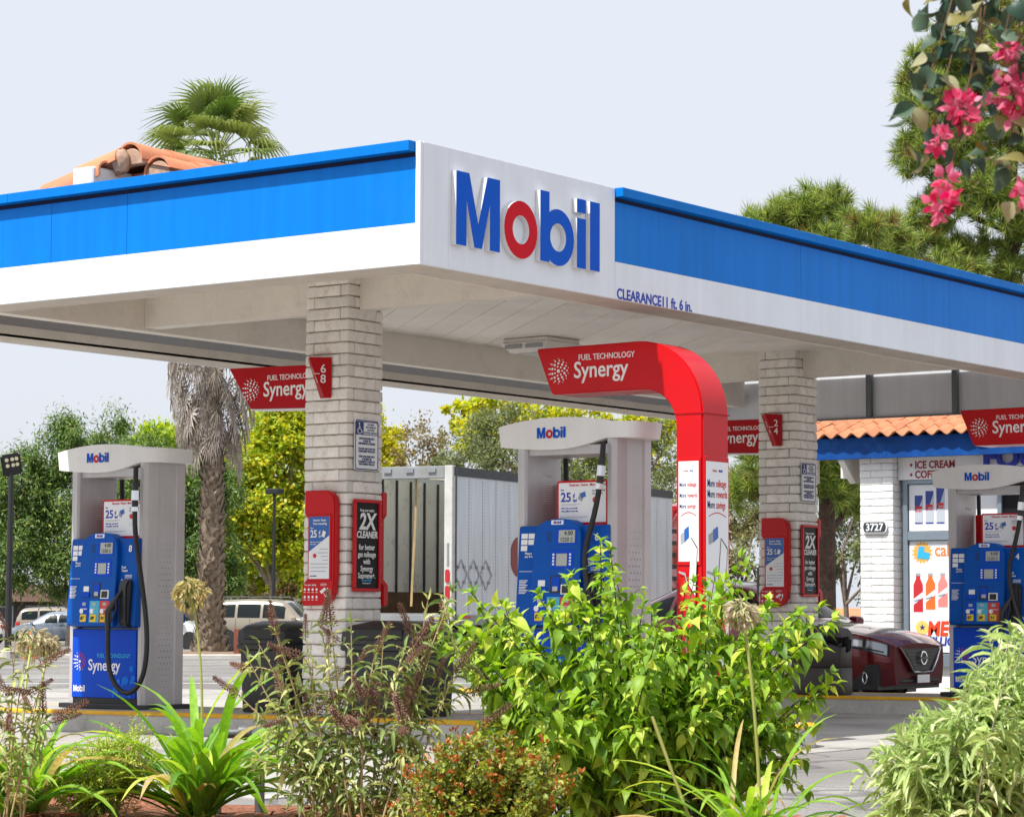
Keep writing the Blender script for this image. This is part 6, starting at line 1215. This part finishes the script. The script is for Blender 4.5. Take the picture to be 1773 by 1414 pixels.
t, e_ = make_bush('dwarf_shrub', 'low dense green shrub with rust orange tips before the leafy bush', (5.33, -6.32), [(-.27+.045*i, .33+.15*math.sin(math.pi*(i+.5)/13)+.03*((i*7) % 3)) for i in range(13)]+[(-.24+.08*i, .38) for i in range(7)]+[(-.2+.1*i, .25) for i in range(5)], OVS, .034, .020, dwarf, M['stem_brown'], .10, 4, .20, .016, .25, 6, .1, 41, nobj=200, stem_r=.003, jit=.03)
rust = leafmat('rust_tip', (.30,.07,.015), (.48,.14,.03), (.55,.25,.08), .25); ee = [e for e in e_ if e[0][2] > .22]; E_ = np.array([e[0] for e in ee]); E_ = E_[rng.random(len(E_)) < .45]; P = np.repeat(E_, 7, 0)+rng.normal(size=(len(E_)*7, 3))*.007
leaf_cloud('rust_tips', P, rdir(len(P))+zz, rdir(len(P)), rng.uniform(.012, .024, len(P)), np.full(len(P), .010), *OVS, rust, t)
CU = ((.14,.20,.03), (.28,.34,.05), (.36,.40,.07)); t, e_ = make_bush('heather_bush', 'small light green bush dotted with pink flowers at lower left', (2.32, -5.38), [(-.17,.22),(-.12,.30),(-.06,.36),(0,.40),(.06,.42),(.12,.40),(.18,.36),(.22,.30),(-.2,.14),(.1,.2),(0,.2),(-.1,.2),(.15,.44),(.2,.43)], OVS, .020, .009, leafmat('heather_leaf', *CU, .35, gain=2.0), M['stem_green'], .06, 6, .14, .012, .2, 7, 0., 51, nobj=60, stem_r=.0025, jit=.035)
E_ = np.array([e[0] for e in e_]); E_ = E_[rng.random(len(E_)) < .3]; P = np.repeat(E_, 4, 0)+rng.normal(size=(len(E_)*4, 3))*.006; leaf_cloud('pink_flowers', P, rdir(len(P)), rdir(len(P)), np.full(len(P), .009), np.full(len(P), .008), *CARD, leafmat('heather_flower', (.45,.08,.30), (.6,.2,.4), None, .3), t)

# strap-leaved lilies
AG = ((.06,.15,.02), (.17,.30,.035), (.36,.42,.07)); ag = leafmat('lily_leaf', *AG, .4, objrand=True, rough=.35, gain=1.8); agy = leafmat('lily_leaf_dry', (.55,.42,.14), (.62,.52,.25), None, .4, objrand=True)
def strap(b, az, L_, w_, rise, sag, seed, twist=.3):
    rr = random.Random(seed); n = 11; v = []; d = np.array([math.cos(az), math.sin(az), 0]); s_ = np.array([-d[1], d[0], 0]); p = np.zeros(3); el = rise
    for i in range(n):
        u = i/(n-1); ww = w_*(.6+.4*min(1, u*4))*(1-max(0, (u-.55)/.45)**2.2*.96); f_ = .25*ww
        ang = twist*u; sv = s_*math.cos(ang)+zz*math.sin(ang)*.6
        v += [tuple(p-sv*ww/2+zz*f_), tuple(p), tuple(p+sv*ww/2+zz*f_)]; st_ = L_/(n-1); p = p+(d*math.cos(el)+zz*math.sin(el))*st_; el -= sag*(.35+1.1*u)*st_/L_
        d = unit(d+s_*rr.uniform(-.03, .03))
    f = []
    for i in range(n-1): f += [(3*i, 3*i+3, 3*i+4, 3*i+1), (3*i+1, 3*i+4, 3*i+5, 3*i+2)]
    return v, f
def lily(label, loc, n, L_, seed, w_=.034, rise=(55, 88), sag=1.5, hole=0.):
    t = thing('strap_leaf_lily', label, 'plant', (loc[0], loc[1], g(*loc)+.04), 0, 'strap-leaved lilies'); rr = random.Random(seed)
    for k in range(n):
        az = k*2.39996+rr.uniform(-.3, .3); v, f = strap(None, az, L_*rr.uniform(.6, 1.1), w_*rr.uniform(.8, 1.25), R(rr.uniform(*rise))*(1-.45*(k/n)), sag*rr.uniform(.6, 1.5), seed*100+k, rr.uniform(-.5, .5))
        me = bpy.data.meshes.new('leaf'); me.from_pydata(v, [], f); me.polygons.foreach_set('use_smooth', [True]*len(me.polygons)); me.materials.append(agy if rr.random() < .07 else ag)
        obj('leaf', me, t, T(rr.uniform(-.07, .07), rr.uniform(-.07, .07), rr.uniform(0, .05)))
    return t
def scape(t, pts, rad, seed, c1, c2, lil=0.):
    """flower stalk with a spent umbel at its end"""
    b = MB(); P = [np.array(p) for p in pts]; cv = curve3(P[0], P[1], P[2], 14); b.tube([tuple(c) for c in cv], list(np.linspace(.0075, .0055, 14)), 7); sc = b.build('flower_stalk', mat('stalk_'+str(seed), (.36,.38,.10), .5, var=.15), t, smooth=True, angle=80)
    n = 95; d_ = rdir(n); d_[:, 2] = d_[:, 2]*.85+.12; d_ = unit(d_); top = cv[-1]; b = MB(); fl = []; 
    for q in d_:
        e = top+q*rad*rng.uniform(.55, .8)-zz*.01; b.tube([tuple(top), tuple(top*.5+e*.5+zz*.012), tuple(e)], .0011, 4, caps=False); fl.append(e)
    b.build('pedicels', M['stem_green'], sc, fixn=False)['kind'] = 'stuff'; fl = np.array(fl); k = 3; F = np.repeat(fl, k, 0); A = np.repeat(d_, k, 0)*.55-zz*.75+rng.normal(size=(n*k, 3))*.25
    leaf_cloud('florets', F, A, rdir(n*k), rng.uniform(.025, .042, n*k), rng.uniform(.006, .011, n*k), *rows([.3,1.,.9,.2], lambda t_: .1*t_, .2), leafmat('floret_'+str(seed), c1, c2, None, .4), sc)
rng = np.random.default_rng(77)
t = lily('strap-leaved lily clump in front with a tall spent flower head', (2.62, -5.02), 120, .88, 3, .042, (38, 84), 1.35)
scape(t, [tuple(-r0*.0+zz*.1), tuple(r0*.05+zz*.70), tuple(-r0*.05+zz*1.10)], .098, 1, (.55,.42,.22), (.62,.58,.22))
t = lily('strap-leaved lily clump at the lower left corner', (2.05, -5.62), 84, .68, 4, .040)
scape(t, [tuple(zz*.1), tuple(r0*-.02+zz*.6), tuple(-r0*.02+f0*.3+zz*.86)], .095, 2, (.60,.50,.34), (.66,.62,.40)); scape(t, [tuple(r0*.03+zz*.1), tuple(r0*.06+zz*.5), tuple(r0*.045+f0*.35+zz*.84)], .06, 3, (.55,.45,.30), (.60,.56,.35))
t = lily('yellowing strap-leaved lily clump at the bottom edge right of centre', (6.02, -5.55), 64, .66, 5, .024, (45, 88), 1.5)
scape(t, [tuple(r0*.04+zz*.1), tuple(r0*.03+zz*.6), tuple(-r0*.03+zz*.99)], .068, 4, (.55,.46,.42), (.62,.60,.28)); b = MB(); cv = curve3(-r0*.20+zz*.10, -r0*.30+zz*.35, -r0*.38+zz*.58, 10); b.tube([tuple(c) for c in cv], .0065, 6); b.build('flower_stalk', mat('stalk_4', (.36,.38,.10)), t)
b = MB(); b.tube([tuple(c) for c in curve3(-r0*1.0+zz*.06, -r0*.60+zz*.24, -r0*.25+zz*.04, 14)], .0065, 6); b.build('flower_stalk', mat('stalk_4', (.36,.38,.10)), t)

# bougainvillea hanging into the upper right corner
bg_loc = (8.888, -9.437); bo = thing('bougainvillea', 'out of focus bougainvillea with magenta blooms hanging into the upper right', 'flowering vine', (bg_loc[0], bg_loc[1], g(*bg_loc))); rng = np.random.default_rng(5)
st = MB(); TK = np.vstack([curve3(r0*.95+f0*.1, r0*.72+f0*.05+zz*.9, r0*.88-f0*.03+zz*1.7, 12), curve3(r0*.88-f0*.03+zz*1.7, r0*1.0+zz*2.75, r0*.45+zz*2.80, 14)[1:], curve3(r0*.45+zz*2.80, r0*.05+zz*2.86, -r0*.07+zz*2.5, 10)[1:]]); st.tube([tuple(q) for q in TK], list(np.linspace(.036, .005, len(TK))), 8)
BL = leafmat('bougain_leaf', (.015,.045,.03), (.05,.09,.05), (.22,.22,.05), .2); BL2 = leafmat('bougain_leaf_pale', (.20,.20,.05), (.36,.36,.20), (.30,.22,.08), .35); BR = leafmat('bract', (.62,.015,.13), (.80,.06,.25), (.85,.25,.42), .35)
LP = []; LA = []; pale = []
for k in range(26):
    q = TK[rng.integers(12, len(TK)-3)]; e = q+r0*rng.normal()*.16+f0*rng.normal()*.16-zz*rng.uniform(-.12, .45); cv = curve3(q, q*.5+e*.5+zz*.12, e, 8); st.tube([tuple(c) for c in cv], list(np.linspace(.004, .0014, 8)), 5, caps=False)
    for c in cv[2:]:
        for j in range(2): LP.append(c+rng.normal(size=3)*.012); LA.append(rdir(1)[0]*.8-zz*.3); pale.append(rng.random() < .4)
hang = [(-.13,2.02,.0),(-.115,1.93,.03),(-.10,2.12,.1),(-.06,2.2,.05),(-.05,2.0,.0),(-.085,1.82,.02),(.02,2.22,.1),(.05,2.05,.03),(.085,1.98,.0),(.05,1.90,.06),(.075,1.82,.02),(.0,2.12,.12),(.12,1.9,.05),(.03,2.15,-.05),(-.03,2.15,.1),(.09,2.12,.1),(.07,2.2,.0)]
for la, z, dp in hang:
    tip = r0*la+f0*dp+zz*z; a = r0*(la*.3+.08)+f0*dp*.5+zz*2.75; cv = curve3(a, a*.35+tip*.65+r0*.06+zz*.1, tip, 12); st.tube([tuple(c) for c in cv], list(np.linspace(.003, .0012, 12)), 5, caps=False)
    for i in range(3, 12):
        for q in range(2 if i < 11 else 3): LP.append(cv[i]+rng.normal(size=3)*.008); LA.append(rdir(1)[0]*.8-zz*.35); pale.append(rng.random() < (.25 if la < -.04 else .55))
for k in range(70): LP.append(r0*rng.uniform(-.15, .16)+f0*rng.uniform(0, .12)+zz*(1.86+.42*rng.random()**.7)); LA.append(rdir(1)[0]*.8-zz*.3); pale.append(rng.random() < .3)
st.build('branches', M['stem_brown'], bo, smooth=True, angle=80, fixn=False); LP = np.array(LP); LA = unit(np.array(LA)); pale = np.array(pale)
tv, tf = OVATE; lme = []
for mt_ in (leafmat('bougain_leaf_o', (.02,.06,.04), (.10,.16,.10), None, .25, objrand=True), leafmat('bougain_leaf_pale_o', (.22,.20,.04), (.42,.42,.25), None, .35, objrand=True)):
    me = bpy.data.meshes.new('leaf'); me.from_pydata([tuple(v) for v in tv], [], [tuple(f) for f in tf]); me.polygons.foreach_set('use_smooth', [True]*len(me.polygons)); me.materials.append(mt_); lme.append(me)
for i in range(len(LP)):
    a = LA[i]; n_ = rdir(1)[0]; n_ = unit(n_-a*(n_@a)); sd = np.cross(n_, a); l, w_ = rng.uniform(.038, .064), rng.uniform(.026, .042); obj('leaf', lme[int(pale[i])], bo, Matrix([[a[q]*l, sd[q]*w_, n_[q]*l, LP[i][q]] for q in range(3)]+[[0,0,0,1]]))
bme = bpy.data.meshes.new('bract'); tv, tf = rows([.3,.95,1.,.6,.05], lambda t_: .25*t_*t_, .12); bme.from_pydata([tuple(v) for v in tv], [], [tuple(f) for f in tf]); bme.polygons.foreach_set('use_smooth', [True]*len(bme.polygons)); bme.materials.append(leafmat('bract_o', (.62,.015,.10), (.85,.28,.42), None, .4, objrand=True))
for la, z, rad, n in ((-.045,2.005,.036,60),(.052,2.035,.046,85),(-.092,1.945,.020,24),(-.086,1.815,.032,55),(.046,2.135,.024,30),(.085,1.84,.026,34),(.10,2.0,.03,40),(-.082,1.86,.022,26)):
    for k in range(n):
        d_ = rdir(1)[0]; p = r0*la+zz*z+f0*rng.normal()*.01+d_*rad*rng.uniform(.2, .95)*np.array([1, 1, 1.1]); a = unit(d_+rdir(1)[0]*.7); n_ = rdir(1)[0]; n_ = unit(n_-a*(n_@a)); sd = np.cross(n_, a); l, w_ = rng.uniform(.018, .028), rng.uniform(.014, .022); obj('bract', bme, bo, Matrix([[a[q]*l, sd[q]*w_, n_[q]*l, p[q]] for q in range(3)]+[[0,0,0,1]]))
